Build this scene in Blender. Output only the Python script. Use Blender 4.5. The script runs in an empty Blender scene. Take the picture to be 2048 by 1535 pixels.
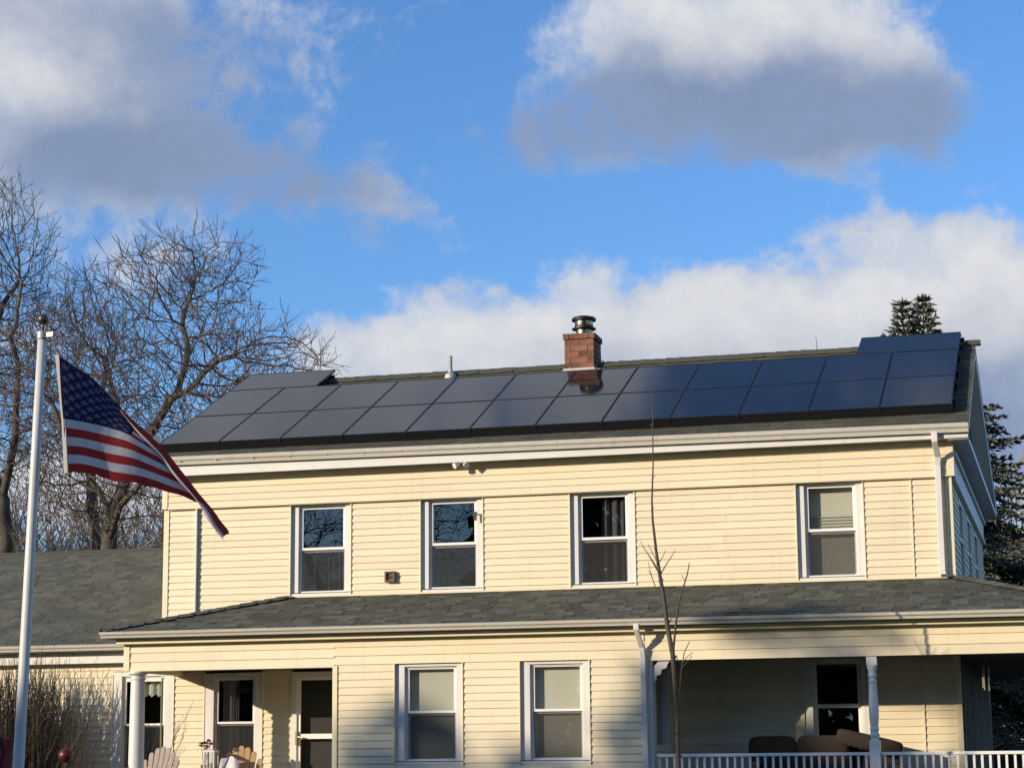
import bpy, math, random
import numpy as np
from mathutils import Vector, Matrix, kdtree

random.seed(7)
R = math.radians
SC = bpy.context.scene
COL = SC.collection

# ------------------------------------------------------------------ camera
cam_d = bpy.data.cameras.new('camera')
cam_d.sensor_width = 36.0
cam_d.lens = 4126.0 / 2048.0 * 36.0
cam_d.clip_start = 0.1
cam_d.clip_end = 3000.0
cam = bpy.data.objects.new('camera', cam_d)
COL.objects.link(cam)
YAW, PITCH, ROLL = 0.26384, 0.17979, 0.0087854
fw = Vector((-math.sin(YAW) * math.cos(PITCH), math.cos(YAW) * math.cos(PITCH), math.sin(PITCH)))
rt = Vector((math.cos(YAW), math.sin(YAW), 0.0))
up = rt.cross(fw)
rt, up = math.cos(ROLL) * rt - math.sin(ROLL) * up, math.sin(ROLL) * rt + math.cos(ROLL) * up
cm = Matrix((rt, up, -fw)).transposed().to_4x4()
cm.translation = Vector((0.0, -30.0, 1.6))
cam.matrix_world = cm
SC.camera = cam

# ------------------------------------------------------------------ view
SC.view_settings.view_transform = 'Standard'
SC.view_settings.look = 'None'
SC.view_settings.gamma = 1.0
SC.view_settings.use_curve_mapping = False
SC.view_settings.exposure = 0.0

# ------------------------------------------------------------------ sun
SUN_EL, SUN_AZ = R(14.0), R(43.5)          # sun stands in front of the house, to its left, low
sun_dir = Vector((-math.sin(SUN_AZ) * math.cos(SUN_EL), -math.cos(SUN_AZ) * math.cos(SUN_EL), math.sin(SUN_EL)))
sun_d = bpy.data.lights.new('sun', 'SUN')
sun_d.energy = 5.0
sun_d.angle = R(0.55)
sun_d.color = (1.0, 0.845, 0.635)
sun = bpy.data.objects.new('sun', sun_d)
COL.objects.link(sun)
sun.rotation_euler = (-sun_dir).to_track_quat('-Z', 'Y').to_euler()
sun.location = (-20, -30, 30)


# ------------------------------------------------------------------ node helper
class NT:
    def __init__(s, tree):
        s.t = tree
        s.n = tree.nodes
        s.l = tree.links

    def node(s, typ, **kw):
        n = s.n.new(typ)
        for k, v in kw.items():
            setattr(n, k, v)
        return n

    def put(s, sock, v):
        if isinstance(v, bpy.types.NodeSocket):
            s.l.new(v, sock)
        else:
            sock.default_value = v

    def m(s, op, a, b=0.0, c=0.0, clamp=False):
        n = s.node('ShaderNodeMath', operation=op)
        n.use_clamp = clamp
        s.put(n.inputs[0], a)
        s.put(n.inputs[1], b)
        s.put(n.inputs[2], c)
        return n.outputs[0]

    def vm(s, op, a, b=(0, 0, 0), scale=1.0):
        n = s.node('ShaderNodeVectorMath', operation=op)
        s.put(n.inputs[0], a)
        s.put(n.inputs[1], b)
        s.put(n.inputs[3], scale)
        return n.outputs[0]

    def noise(s, vec, scale, detail=4.0, rough=0.55, dist=0.0, out=0):
        n = s.node('ShaderNodeTexNoise')
        s.put(n.inputs['Vector'], vec)
        n.inputs['Scale'].default_value = scale
        n.inputs['Detail'].default_value = detail
        n.inputs['Roughness'].default_value = rough
        n.inputs['Distortion'].default_value = dist
        return n.outputs[out]

    def mix(s, f, a, b, blend='MIX'):
        n = s.node('ShaderNodeMix', data_type='RGBA', blend_type=blend)
        s.put(n.inputs[0], f)
        s.put(n.inputs[6], a)
        s.put(n.inputs[7], b)
        return n.outputs[2]

    def ramp(s, f, lo, hi):
        n = s.node('ShaderNodeMapRange', interpolation_type='SMOOTHSTEP')
        s.put(n.inputs[0], f)
        n.inputs[1].default_value = lo
        n.inputs[2].default_value = hi
        return n.outputs[0]

    def lin(s, f, lo, hi, a, b):
        n = s.node('ShaderNodeMapRange')
        s.put(n.inputs[0], f)
        n.inputs[1].default_value = lo
        n.inputs[2].default_value = hi
        n.inputs[3].default_value = a
        n.inputs[4].default_value = b
        return n.outputs[0]


# ------------------------------------------------------------------ sky
def build_world():
    w = bpy.data.worlds.new('World')
    SC.world = w
    w.use_nodes = True
    nt = NT(w.node_tree)
    nt.n.clear()
    out = nt.node('ShaderNodeOutputWorld')
    bg = nt.node('ShaderNodeBackground')
    STR = 0.10
    bg.inputs[1].default_value = STR
    nt.l.new(bg.outputs[0], out.inputs[0])
    sky = nt.node('ShaderNodeTexSky', sky_type='NISHITA')
    sky.sun_disc = False
    sky.sun_elevation = SUN_EL
    sky.sun_rotation = math.pi + SUN_AZ
    sky.air_density = 1.0
    sky.dust_density = 0.35
    sky.ozone_density = 2.0
    tc = nt.node('ShaderNodeTexCoord')
    d = nt.vm('NORMALIZE', tc.outputs['Generated'])
    sep = nt.node('ShaderNodeSeparateXYZ')
    nt.l.new(d, sep.inputs[0])
    az = nt.m('ARCTAN2', sep.outputs[0], sep.outputs[1])
    el = nt.m('ARCSINE', sep.outputs[2])
    # gentle warp so that no cloud keeps a round outline
    wn = nt.node('ShaderNodeTexNoise')
    nt.l.new(d, wn.inputs['Vector'])
    wn.inputs['Scale'].default_value = 9.0
    wn.inputs['Detail'].default_value = 5.0
    wn.inputs['Roughness'].default_value = 0.6
    ws = nt.node('ShaderNodeSeparateColor')
    nt.l.new(wn.outputs['Color'], ws.inputs[0])
    azw = nt.m('ADD', az, nt.m('MULTIPLY', nt.m('SUBTRACT', ws.outputs[0], 0.5), 0.13))
    elw = nt.m('ADD', el, nt.m('MULTIPLY', nt.m('SUBTRACT', ws.outputs[1], 0.5), 0.075))

    K = 1.0 / 4126.0

    def ae(px, py):      # a direction given as (columns, rows) of a 2048 wide view of this sky
        v = fw * 4126.0 + rt * (px - 1024.0) - up * (py - 767.5)
        v.normalize()
        return math.atan2(v.x, v.y), math.asin(v.z)

    def blob(px, py, rx, ry, wgt, A, E):
        a0, e0 = ae(px, py)
        da = nt.m('MULTIPLY', nt.m('SUBTRACT', A, a0), 1.0 / (rx * K))
        de = nt.m('MULTIPLY', nt.m('SUBTRACT', E, e0), 1.0 / (ry * K))
        q = nt.m('ADD', nt.m('MULTIPLY', da, da), nt.m('MULTIPLY', de, de))
        return nt.m('MULTIPLY', nt.m('EXPONENT', nt.m('MULTIPLY', q, -1.0)), wgt)

    def total(lst, A, E):
        acc = None
        for b in lst:
            v = blob(*b, A, E)
            acc = v if acc is None else nt.m('ADD', acc, v)
        return acc

    dens_blobs = [
        (90, 150, 330, 250, 1.0), (300, 320, 330, 120, 0.62), (620, 360, 190, 90, 0.30), (750, 385, 130, 45, 0.40), (570, 95, 100, 40, 0.16), (740, 40, 100, 35, 0.10),
        (1480, 40, 390, 150, 1.05), (1600, 220, 290, 130, 0.95), (1330, 180, 180, 110, 0.5), (1050, 270, 170, 70, 0.50), (1220, 350, 200, 55, 0.36), (1620, 340, 220, 60, 0.55), (1850, 230, 70, 110, 0.35),
        (1240, 700, 320, 120, 1.1), (1540, 650, 330, 95, 1.1), (1960, 620, 240, 140, 1.2), (800, 720, 210, 75, 0.95), (1750, 800, 700, 150, 1.2), (2060, 900, 260, 220, 1.1),
        (1760, 490, 150, 45, 0.50), (870, 580, 90, 40, 0.40), (1110, 540, 70, 50, 0.45), (90, 640, 120, 90, 0.5), (230, 980, 500, 130, 0.75), (610, 560, 90, 30, 0.28),
        (330, 520, 190, 50, 0.33), (770, 480, 70, 45, 0.30),
    ]
    dark_blobs = [
        (1600, 285, 470, 140, 1.35), (1330, 200, 220, 110, 0.7), (1060, 270, 240, 90, 0.85), (1850, 230, 120, 140, 0.6), (270, 340, 420, 110, 0.95), (330, 130, 190, 200, 0.75), (90, 330, 240, 110, 0.5), (60, 30, 330, 80, 0.55), (500, 60, 160, 90, 0.4), (600, 370, 200, 90, 0.75),
        (2010, 900, 210, 190, 1.1), (1500, 770, 600, 85, 0.5), (1050, 720, 300, 60, 0.25), (770, 480, 90, 60, 0.7), (560, 230, 150, 110, 0.4), (900, 590, 120, 40, 0.25),
        (1290, 620, 240, 50, 0.16), (1750, 660, 220, 60, 0.18),
    ]
    fb = nt.noise(d, 13.0, 12.0, 0.68, 0.2)
    fine = nt.noise(d, 46.0, 7.0, 0.62, 0.35)
    nz = nt.m('ADD', nt.m('MULTIPLY', nt.m('SUBTRACT', fb, 0.5), 1.9), nt.m('MULTIPLY', nt.m('SUBTRACT', fine, 0.5), 1.5))
    # open sky elsewhere carries broken cloud of the same kind
    far = nt.noise(d, 3.1, 5.0, 0.55, 0.3)
    a_c, e_c = ae(1024, 600)
    da = nt.m('MULTIPLY', nt.m('SUBTRACT', az, a_c), 1 / 0.33)
    de = nt.m('MULTIPLY', nt.m('SUBTRACT', el, e_c), 1 / 0.24)
    qq = nt.m('ADD', nt.m('MULTIPLY', da, da), nt.m('MULTIPLY', de, de))
    outside = nt.ramp(qq, 0.7, 2.4)
    # the bank seen at the upper left goes on overhead there; to its right the high sky is open
    hi_l = blob(150, -1150, 1500, 850, 1.35, az, el)
    hi_r = blob(1800, -1200, 1000, 900, 1.05, az, el)
    gen = nt.m('SUBTRACT', nt.m('MULTIPLY', nt.ramp(far, 0.46, 0.66), outside), hi_r)
    gen = nt.m('ADD', gen, hi_l)
    base = nt.m('ADD', total(dens_blobs, azw, elw), gen)
    dens = nt.m('ADD', base, nt.m('MULTIPLY', nz, 0.72))
    cov = nt.ramp(dens, 0.24, 0.78)
    thick = nt.ramp(dens, 0.45, 1.35)
    shade = nt.m('ADD', total(dark_blobs, azw, elw), nt.m('SUBTRACT', nt.m('MULTIPLY', nt.m('MAXIMUM', gen, 0.0), 0.60), nt.m('MULTIPLY', hi_l, 0.28)))
    shade = nt.m('ADD', shade, nt.m('MULTIPLY', nt.m('SUBTRACT', fb, 0.5), -0.9))
    shade = nt.m('ADD', shade, nt.m('MULTIPLY', nt.m('SUBTRACT', fine, 0.5), -0.35))
    shade = nt.ramp(shade, -0.25, 1.30)
    k = 1.0 / STR
    bright = (0.80 * k, 0.795 * k, 0.79 * k, 1)
    grey = (0.235 * k, 0.305 * k, 0.47 * k, 1)
    ccol = nt.mix(shade, bright, grey)
    # thin cloud is greyer than thick lit cloud
    thin = (0.42 * k, 0.52 * k, 0.72 * k, 1)
    ccol = nt.mix(nt.m('MULTIPLY', nt.m('SUBTRACT', 1.0, thick), 0.55), ccol, nt.mix(shade, thin, (0.27 * k, 0.37 * k, 0.58 * k, 1)))
    clear = nt.mix(1.0, sky.outputs[0], (0.95, 1.42, 2.05, 1), 'MULTIPLY')
    col = nt.mix(nt.m('MULTIPLY', cov, 0.97), clear, ccol)
    nt.l.new(col, bg.inputs[0])


build_world()


# ------------------------------------------------------------------ materials
def lin(h):
    out = []
    for v in h:
        v /= 255.0
        out.append(v / 12.92 if v <= 0.04045 else ((v + 0.055) / 1.055) ** 2.4)
    return tuple(out) + (1.0,)


def mat(name, col, rough=0.6, var=0.10, scale=3.0, var2=0.0, per_obj=0.0, bump=0.0, bscale=60.0, metal=0.0, spec=0.5, stretch=None, tint=None, island=0.0, streak=0.0):
    m = bpy.data.materials.new(name)
    m.use_nodes = True
    nt = NT(m.node_tree)
    p = nt.n['Principled BSDF']
    p.inputs['Roughness'].default_value = rough
    p.inputs['Metallic'].default_value = metal
    p.inputs['Specular IOR Level'].default_value = spec
    tc = nt.node('ShaderNodeTexCoord')
    vec = tc.outputs['Object']
    if stretch:
        vec = nt.vm('MULTIPLY', vec, stretch)
    c = tuple(col) if len(col) == 4 else tuple(col) + (1,)
    f = nt.lin(nt.noise(vec, scale, 6.0, 0.6), 0.25, 0.75, 1 - var, 1 + var)
    if var2:
        f = nt.m('MULTIPLY', f, nt.lin(nt.noise(vec, scale * 14, 3.0, 0.6), 0.25, 0.75, 1 - var2, 1 + var2))
    if per_obj:
        oi = nt.node('ShaderNodeObjectInfo')
        f = nt.m('MULTIPLY', f, nt.lin(oi.outputs['Random'], 0, 1, 1 - per_obj, 1 + per_obj))
    if island:
        g = nt.node('ShaderNodeNewGeometry')
        f = nt.m('MULTIPLY', f, nt.lin(g.outputs['Random Per Island'], 0, 1, 1 - island, 1 + island))
    cc = nt.mix(1.0, c, nt.node('ShaderNodeCombineColor').outputs[0], 'MULTIPLY')
    comb = [n for n in nt.n if n.type == 'COMBINE_COLOR'][-1]
    for i in range(3):
        nt.l.new(f, comb.inputs[i])
    if tint:
        t = nt.ramp(nt.noise(vec, scale * 0.8, 5.0, 0.6, 0.5), 0.45, 0.70)
        cc = nt.mix(t, cc, tuple(tint) + (1,))
    if streak:
        sv = nt.vm('MULTIPLY', tc.outputs['Object'], (9.0, 9.0, 0.6))
        t = nt.m('MULTIPLY', nt.ramp(nt.noise(sv, 1.0, 4.0, 0.6), 0.52, 0.8), streak)
        cc = nt.mix(t, cc, (c[0] * 0.45, c[1] * 0.43, c[2] * 0.40, 1))
    nt.l.new(cc, p.inputs['Base Color'])
    if bump:
        b = nt.node('ShaderNodeBump')
        b.inputs['Strength'].default_value = bump
        b.inputs['Distance'].default_value = 0.01
        nt.l.new(nt.noise(vec, bscale, 5.0, 0.6), b.inputs['Height'])
        nt.l.new(b.outputs[0], p.inputs['Normal'])
    return m


MAT = {}
MAT['siding'] = mat('cream_siding', (0.735, 0.645, 0.452), 0.55, 0.05, 0.7, 0.02, per_obj=0.045, bump=0.10, bscale=25, stretch=(1, 1, 4), streak=0.17)
MAT['trim_cream'] = mat('cream_trim', (0.74, 0.66, 0.45), 0.5, 0.05, 1.5)
MAT['white'] = mat('white_paint', (0.68, 0.665, 0.635), 0.45, 0.06, 1.2, 0.03, streak=0.16)
MAT['gutter'] = mat('gutter_paint', (0.60, 0.57, 0.50), 0.4, 0.08, 1.2, 0.05, stretch=(0.5, 1, 3), streak=0.35)
MAT['vinyl'] = mat('white_vinyl', (0.80, 0.79, 0.77), 0.35, 0.02, 2.0)
MAT['shingle'] = mat('asphalt_shingle', (0.106, 0.108, 0.087), 0.93, 0.12, 1.4, 0.32, per_obj=0.26, island=0.26, bump=0.5, bscale=160, spec=0.25, tint=(0.092, 0.096, 0.080))
MAT['shingle_old'] = mat('weathered_shingle', (0.095, 0.095, 0.072), 0.93, 0.18, 0.9, 0.22, island=0.2, bump=0.5, bscale=160, spec=0.25, tint=(0.070, 0.072, 0.055))
MAT['roof_deck'] = mat('roof_deck', (0.05, 0.05, 0.045), 0.95)
MAT['black'] = mat('black_metal', (0.010, 0.011, 0.014), 0.45, 0.05)
MAT['brick'] = mat('brick', (0.205, 0.082, 0.050), 0.9, 0.25, 9.0, 0.25, per_obj=0.42, bump=0.6, bscale=70, tint=(0.235, 0.155, 0.095))
MAT['mortar'] = mat('mortar', (0.24, 0.19, 0.13), 0.95, 0.2, 12.0, 0.1)
MAT['flash'] = mat('metal_flashing', (0.42, 0.41, 0.38), 0.5, 0.15, 8.0, metal=0.4)
MAT['steel'] = mat('stainless_flue', (0.33, 0.26, 0.16), 0.25, 0.1, 6.0, metal=1.0)
MAT['pipe'] = mat('grey_pipe', (0.34, 0.33, 0.30), 0.6, 0.1, 4.0)
MAT['pole'] = mat('painted_pole', (0.62, 0.63, 0.62), 0.42, 0.07, 3.0, 0.05, streak=0.15)
MAT['bronze'] = mat('aged_ball', (0.10, 0.09, 0.065), 0.35, 0.2, 12.0, metal=0.6)
MAT['rope'] = mat('rope', (0.45, 0.44, 0.42), 0.9)
MAT['cord'] = mat('grey_cord', (0.16, 0.155, 0.15), 0.9)
MAT['banner'] = mat('dark_banner_cloth', (0.13, 0.016, 0.022), 0.9, 0.2, 5.0, tint=(0.05, 0.02, 0.06))
MAT['bark'] = mat('grey_bark', (0.078, 0.062, 0.050), 0.95, 0.25, 2.5, 0.2, bump=0.6, bscale=18, tint=(0.11, 0.10, 0.07))
MAT['twig'] = mat('twig_bark', (0.120, 0.085, 0.066), 0.95, 0.22, 1.3, island=0.25, tint=(0.17, 0.135, 0.10))
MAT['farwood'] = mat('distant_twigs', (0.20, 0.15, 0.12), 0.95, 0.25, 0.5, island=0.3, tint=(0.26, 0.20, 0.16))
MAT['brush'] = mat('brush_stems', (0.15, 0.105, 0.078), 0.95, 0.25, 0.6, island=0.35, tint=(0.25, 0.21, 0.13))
MAT['sapling'] = mat('sapling_bark', (0.085, 0.066, 0.050), 0.85, 0.2, 6.0, 0.1)
MAT['shrub'] = mat('shrub_stems', (0.095, 0.070, 0.052), 0.95, 0.2, 3.0, island=0.35, tint=(0.12, 0.11, 0.065))
MAT['needle'] = mat('blue_spruce_needles', (0.150, 0.168, 0.135), 0.8, 0.25, 1.5, island=0.45, tint=(0.185, 0.175, 0.125), spec=0.2)
MAT['dark_needle'] = mat('evergreen_needles', (0.035, 0.05, 0.025), 0.8, 0.25, 1.5, island=0.4, spec=0.3)
MAT['grass'] = mat('winter_lawn', (0.062, 0.062, 0.028), 0.95, 0.3, 0.5, 0.3, bump=0.6, bscale=30, tint=(0.085, 0.07, 0.036))
MAT['asphalt'] = mat('asphalt', (0.05, 0.05, 0.05), 0.9, 0.2, 1.0, 0.1)
MAT['interior'] = mat('dark_interior', (0.06, 0.058, 0.055), 0.9)  # near black: the darkness of unlit rooms is put into the colour
MAT['curtain'] = mat('curtain_cloth', (0.36, 0.36, 0.34), 0.9, 0.1, 5.0)
MAT['dark_curtain'] = mat('dark_curtain_cloth', (0.075, 0.075, 0.075), 0.9, 0.1, 5.0)
MAT['green_curtain'] = mat('pale_green_curtain', (0.50, 0.54, 0.44), 0.9, 0.1, 5.0)
MAT['shade'] = mat('roller_shade', (0.62, 0.59, 0.48), 0.9, 0.04, 3.0)
MAT['soffit'] = mat('soffit_panel', (0.55, 0.52, 0.44), 0.6, 0.06, 2.0)
MAT['ceiling'] = mat('porch_ceiling_paint', (0.22, 0.17, 0.12), 0.7, 0.1, 1.5)
MAT['boards'] = mat('porch_floor_paint', (0.10, 0.098, 0.095), 0.7, 0.1, 1.5)
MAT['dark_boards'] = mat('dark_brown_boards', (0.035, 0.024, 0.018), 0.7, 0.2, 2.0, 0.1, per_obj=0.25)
MAT['stone'] = mat('foundation_stone', (0.25, 0.24, 0.22), 0.9, 0.25, 2.0, 0.2)
MAT['grey_wood'] = mat('grey_brown_wood', (0.34, 0.285, 0.245), 0.8, 0.15, 6.0, 0.1, stretch=(1, 1, 0.2))  # first chair's wood, greyer than the tan one
MAT['tan_wood'] = mat('cedar_wood', (0.50, 0.33, 0.17), 0.7, 0.12, 6.0, 0.1, stretch=(1, 1, 0.2))
MAT['cushion'] = mat('brown_cushion', (0.030, 0.019, 0.014), 0.9, 0.2, 6.0, 0.1, bump=0.3, bscale=90)
MAT['cushion2'] = mat('rust_cushion', (0.032, 0.019, 0.013), 0.9, 0.2, 6.0, 0.1, bump=0.3, bscale=90)
MAT['wicker'] = mat('dark_wicker', (0.03, 0.022, 0.016), 0.8, 0.2, 20.0)
MAT['leg_wood'] = mat('sofa_wood', (0.20, 0.12, 0.06), 0.7, 0.1, 8.0)
MAT['red'] = mat('red_glass', (0.095, 0.006, 0.010), 0.40, 0.1, 3.0)
MAT['redflower'] = mat('red_petals', (0.38, 0.04, 0.03), 0.8, 0.2, 20.0, island=0.3)
MAT['candle'] = mat('candle_wax', (0.62, 0.52, 0.30), 0.6)
MAT['cloth'] = mat('printed_cloth', (0.66, 0.62, 0.66), 0.9, 0.05, 6.0, tint=(0.42, 0.24, 0.40))
MAT['vent'] = mat('brown_vent', (0.10, 0.075, 0.045), 0.6, 0.2, 15.0)
MAT['brown'] = mat('brown_fitting', (0.055, 0.035, 0.028), 0.6)
MAT['brass'] = mat('dull_brass', (0.22, 0.18, 0.10), 0.4, metal=0.8)
MAT['chime'] = mat('chime_tubes', (0.42, 0.36, 0.28), 0.4, metal=0.3)


def glass_mat(name, tint=(0.86, 0.88, 0.88, 1), refl=1.0, wob=0.02):
    m = bpy.data.materials.new(name)
    m.use_nodes = True
    nt = NT(m.node_tree)
    nt.n.clear()
    out = nt.node('ShaderNodeOutputMaterial')
    tr = nt.node('ShaderNodeBsdfTransparent')
    tr.inputs[0].default_value = tint
    gl = nt.node('ShaderNodeBsdfGlossy')
    gl.inputs['Roughness'].default_value = 0.0
    gl.inputs['Color'].default_value = (0.95, 0.97, 1, 1)
    ge = nt.node('ShaderNodeNewGeometry')
    dt = nt.node('ShaderNodeVectorMath', operation='DOT_PRODUCT')
    nt.l.new(ge.outputs['Incoming'], dt.inputs[0])
    nt.l.new(ge.outputs['Normal'], dt.inputs[1])
    ca = nt.m('SUBTRACT', 1.0, nt.m('ABSOLUTE', dt.outputs['Value']), clamp=True)
    fres = nt.m('ADD', 0.043, nt.m('MULTIPLY', nt.m('POWER', ca, 5.0), 0.957))
    tc = nt.node('ShaderNodeTexCoord')
    b = nt.node('ShaderNodeBump')
    b.inputs['Strength'].default_value = wob
    b.inputs['Distance'].default_value = 0.012
    nt.l.new(nt.noise(tc.outputs['Object'], 2.2, 2.0), b.inputs['Height'])
    nt.l.new(b.outputs[0], gl.inputs['Normal'])
    f = nt.m('MULTIPLY', fres, 1.9 * refl, clamp=True)
    mx = nt.node('ShaderNodeMixShader')
    nt.l.new(f, mx.inputs[0])
    nt.l.new(tr.outputs[0], mx.inputs[1])
    nt.l.new(gl.outputs[0], mx.inputs[2])
    nt.l.new(mx.outputs[0], out.inputs[0])
    return m


MAT['glass'] = glass_mat('window_glass')


def screen_mat():
    m = bpy.data.materials.new('insect_screen')
    m.use_nodes = True
    nt = NT(m.node_tree)
    nt.n.clear()
    out = nt.node('ShaderNodeOutputMaterial')
    tr = nt.node('ShaderNodeBsdfTransparent')
    df = nt.node('ShaderNodeBsdfDiffuse')
    df.inputs[0].default_value = (0.055, 0.055, 0.055, 1)
    mx = nt.node('ShaderNodeMixShader')
    mx.inputs[0].default_value = 0.52
    nt.l.new(tr.outputs[0], mx.inputs[1])
    nt.l.new(df.outputs[0], mx.inputs[2])
    nt.l.new(mx.outputs[0], out.inputs[0])
    return m


MAT['screen'] = screen_mat()


def panel_mat():
    m = bpy.data.materials.new('solar_glass')
    m.use_nodes = True
    nt = NT(m.node_tree)
    p = nt.n['Principled BSDF']
    tc = nt.node('ShaderNodeTexCoord')
    o = tc.outputs['Object']
    oi = nt.node('ShaderNodeObjectInfo')
    f = nt.lin(oi.outputs['Random'], 0, 1, 0.85, 1.15)
    dust = nt.ramp(nt.noise(o, 1.6, 6.0, 0.65), 0.3, 0.75)
    c = nt.mix(dust, (0.010, 0.011, 0.014, 1), (0.017, 0.017, 0.018, 1))
    # cells: a barely visible grid of thin dark gaps
    sp = nt.node('ShaderNodeSeparateXYZ')
    nt.l.new(o, sp.inputs[0])
    gx = nt.m('PINGPONG', nt.m('ADD', sp.outputs[0], 10.0), 0.0645)
    gy = nt.m('PINGPONG', nt.m('ADD', sp.outputs[1], 10.0), 0.0645)
    g = nt.m('LESS_THAN', nt.m('MINIMUM', gx, gy), 0.0016)
    c = nt.mix(g, c, (0.007, 0.007, 0.008, 1))
    nt.l.new(c, p.inputs['Base Color'])
    p.inputs['Roughness'].default_value = 0.075
    p.inputs['IOR'].default_value = 1.36
    p.inputs['Specular IOR Level'].default_value = 0.5
    b = nt.node('ShaderNodeBump')
    b.inputs['Strength'].default_value = 0.012
    b.inputs['Distance'].default_value = 0.02
    nt.l.new(nt.noise(o, 3.0, 2.0), b.inputs['Height'])
    nt.l.new(b.outputs[0], p.inputs['Normal'])
    return m


MAT['panel'] = panel_mat()


def flag_mat():
    m = bpy.data.materials.new('flag_cloth')
    m.use_nodes = True
    nt = NT(m.node_tree)
    nt.n.clear()
    out = nt.node('ShaderNodeOutputMaterial')
    uv = nt.node('ShaderNodeUVMap')
    sp = nt.node('ShaderNodeSeparateXYZ')
    nt.l.new(uv.outputs[0], sp.inputs[0])
    u, v = sp.outputs[0], sp.outputs[1]     # u along the fly, v down the hoist
    st = nt.m('MODULO', nt.m('FLOOR', nt.m('MULTIPLY', v, 13.0)), 2.0)
    red, white, blue = (0.36, 0.042, 0.040, 1), (0.60, 0.60, 0.62, 1), (0.018, 0.023, 0.075, 1)
    c = nt.mix(st, red, white)
    canton = nt.m('MULTIPLY', nt.m('LESS_THAN', u, 0.40), nt.m('LESS_THAN', v, 7.0 / 13.0))
    # stars, two staggered grids
    def grid(ox, oy, nx, ny):
        cu = nt.m('ADD', nt.m('MULTIPLY', u, nx / 0.40), ox)
        cv = nt.m('ADD', nt.m('MULTIPLY', v, ny / (7.0 / 13.0)), oy)
        fu = nt.m('SUBTRACT', nt.m('FRACT', cu), 0.5)
        fv = nt.m('SUBTRACT', nt.m('FRACT', cv), 0.5)
        x = nt.m('MULTIPLY', fu, 0.6 / nx)
        y = nt.m('MULTIPLY', fv, 0.5385 / ny)
        r = nt.m('SQRT', nt.m('ADD', nt.m('MULTIPLY', x, x), nt.m('MULTIPLY', y, y)))
        t = nt.m('ARCTAN2', x, nt.m('MULTIPLY', y, -1.0))
        tt = nt.m('PINGPONG', t, math.pi / 5.0)
        # edge of a five pointed star
        rr = nt.m('DIVIDE', 0.0125, nt.m('COSINE', nt.m('SUBTRACT', tt, math.pi / 5.0 + 0.63)))
        rr = nt.lin(tt, 0.0, math.pi / 5.0, 0.034, 0.014)
        return nt.m('LESS_THAN', r, rr)
    s1 = grid(0.0, 0.0, 6.0, 5.0)
    s2 = grid(0.5, 0.5, 6.0, 5.0)
    inner = nt.m('MULTIPLY', nt.m('MULTIPLY', nt.m('GREATER_THAN', u, 0.012), nt.m('LESS_THAN', u, 0.388)),
                 nt.m('MULTIPLY', nt.m('GREATER_THAN', v, 0.02), nt.m('LESS_THAN', v, 0.52)))
    star = nt.m('MULTIPLY', nt.m('MAXIMUM', s1, s2), inner)
    cc = nt.mix(star, blue, (0.125, 0.13, 0.18, 1))  # stars dimmed from white: the canton's shade is in the colour
    c = nt.mix(canton, c, cc)
    tc = nt.node('ShaderNodeTexCoord')
    w = nt.lin(nt.noise(tc.outputs['Object'], 9.0, 4.0), 0.2, 0.8, 0.86, 1.1)
    cb = nt.node('ShaderNodeCombineColor')
    for i in range(3):
        nt.l.new(w, cb.inputs[i])
    c = nt.mix(1.0, c, cb.outputs[0], 'MULTIPLY')
    df = nt.node('ShaderNodeBsdfDiffuse')
    tl = nt.node('ShaderNodeBsdfTranslucent')
    nt.l.new(c, df.inputs[0])
    nt.l.new(c, tl.inputs[0])
    bm_ = nt.node('ShaderNodeBump')
    bm_.inputs['Strength'].default_value = 0.35
    bm_.inputs['Distance'].default_value = 0.03
    nt.l.new(nt.noise(tc.outputs['Object'], 5.0, 3.0), bm_.inputs['Height'])
    nt.l.new(bm_.outputs[0], df.inputs['Normal'])
    mx = nt.node('ShaderNodeMixShader')
    mx.inputs[0].default_value = 0.30
    nt.l.new(df.outputs[0], mx.inputs[1])
    nt.l.new(tl.outputs[0], mx.inputs[2])
    nt.l.new(mx.outputs[0], out.inputs[0])
    return m


MAT['flag'] = flag_mat()


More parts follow.
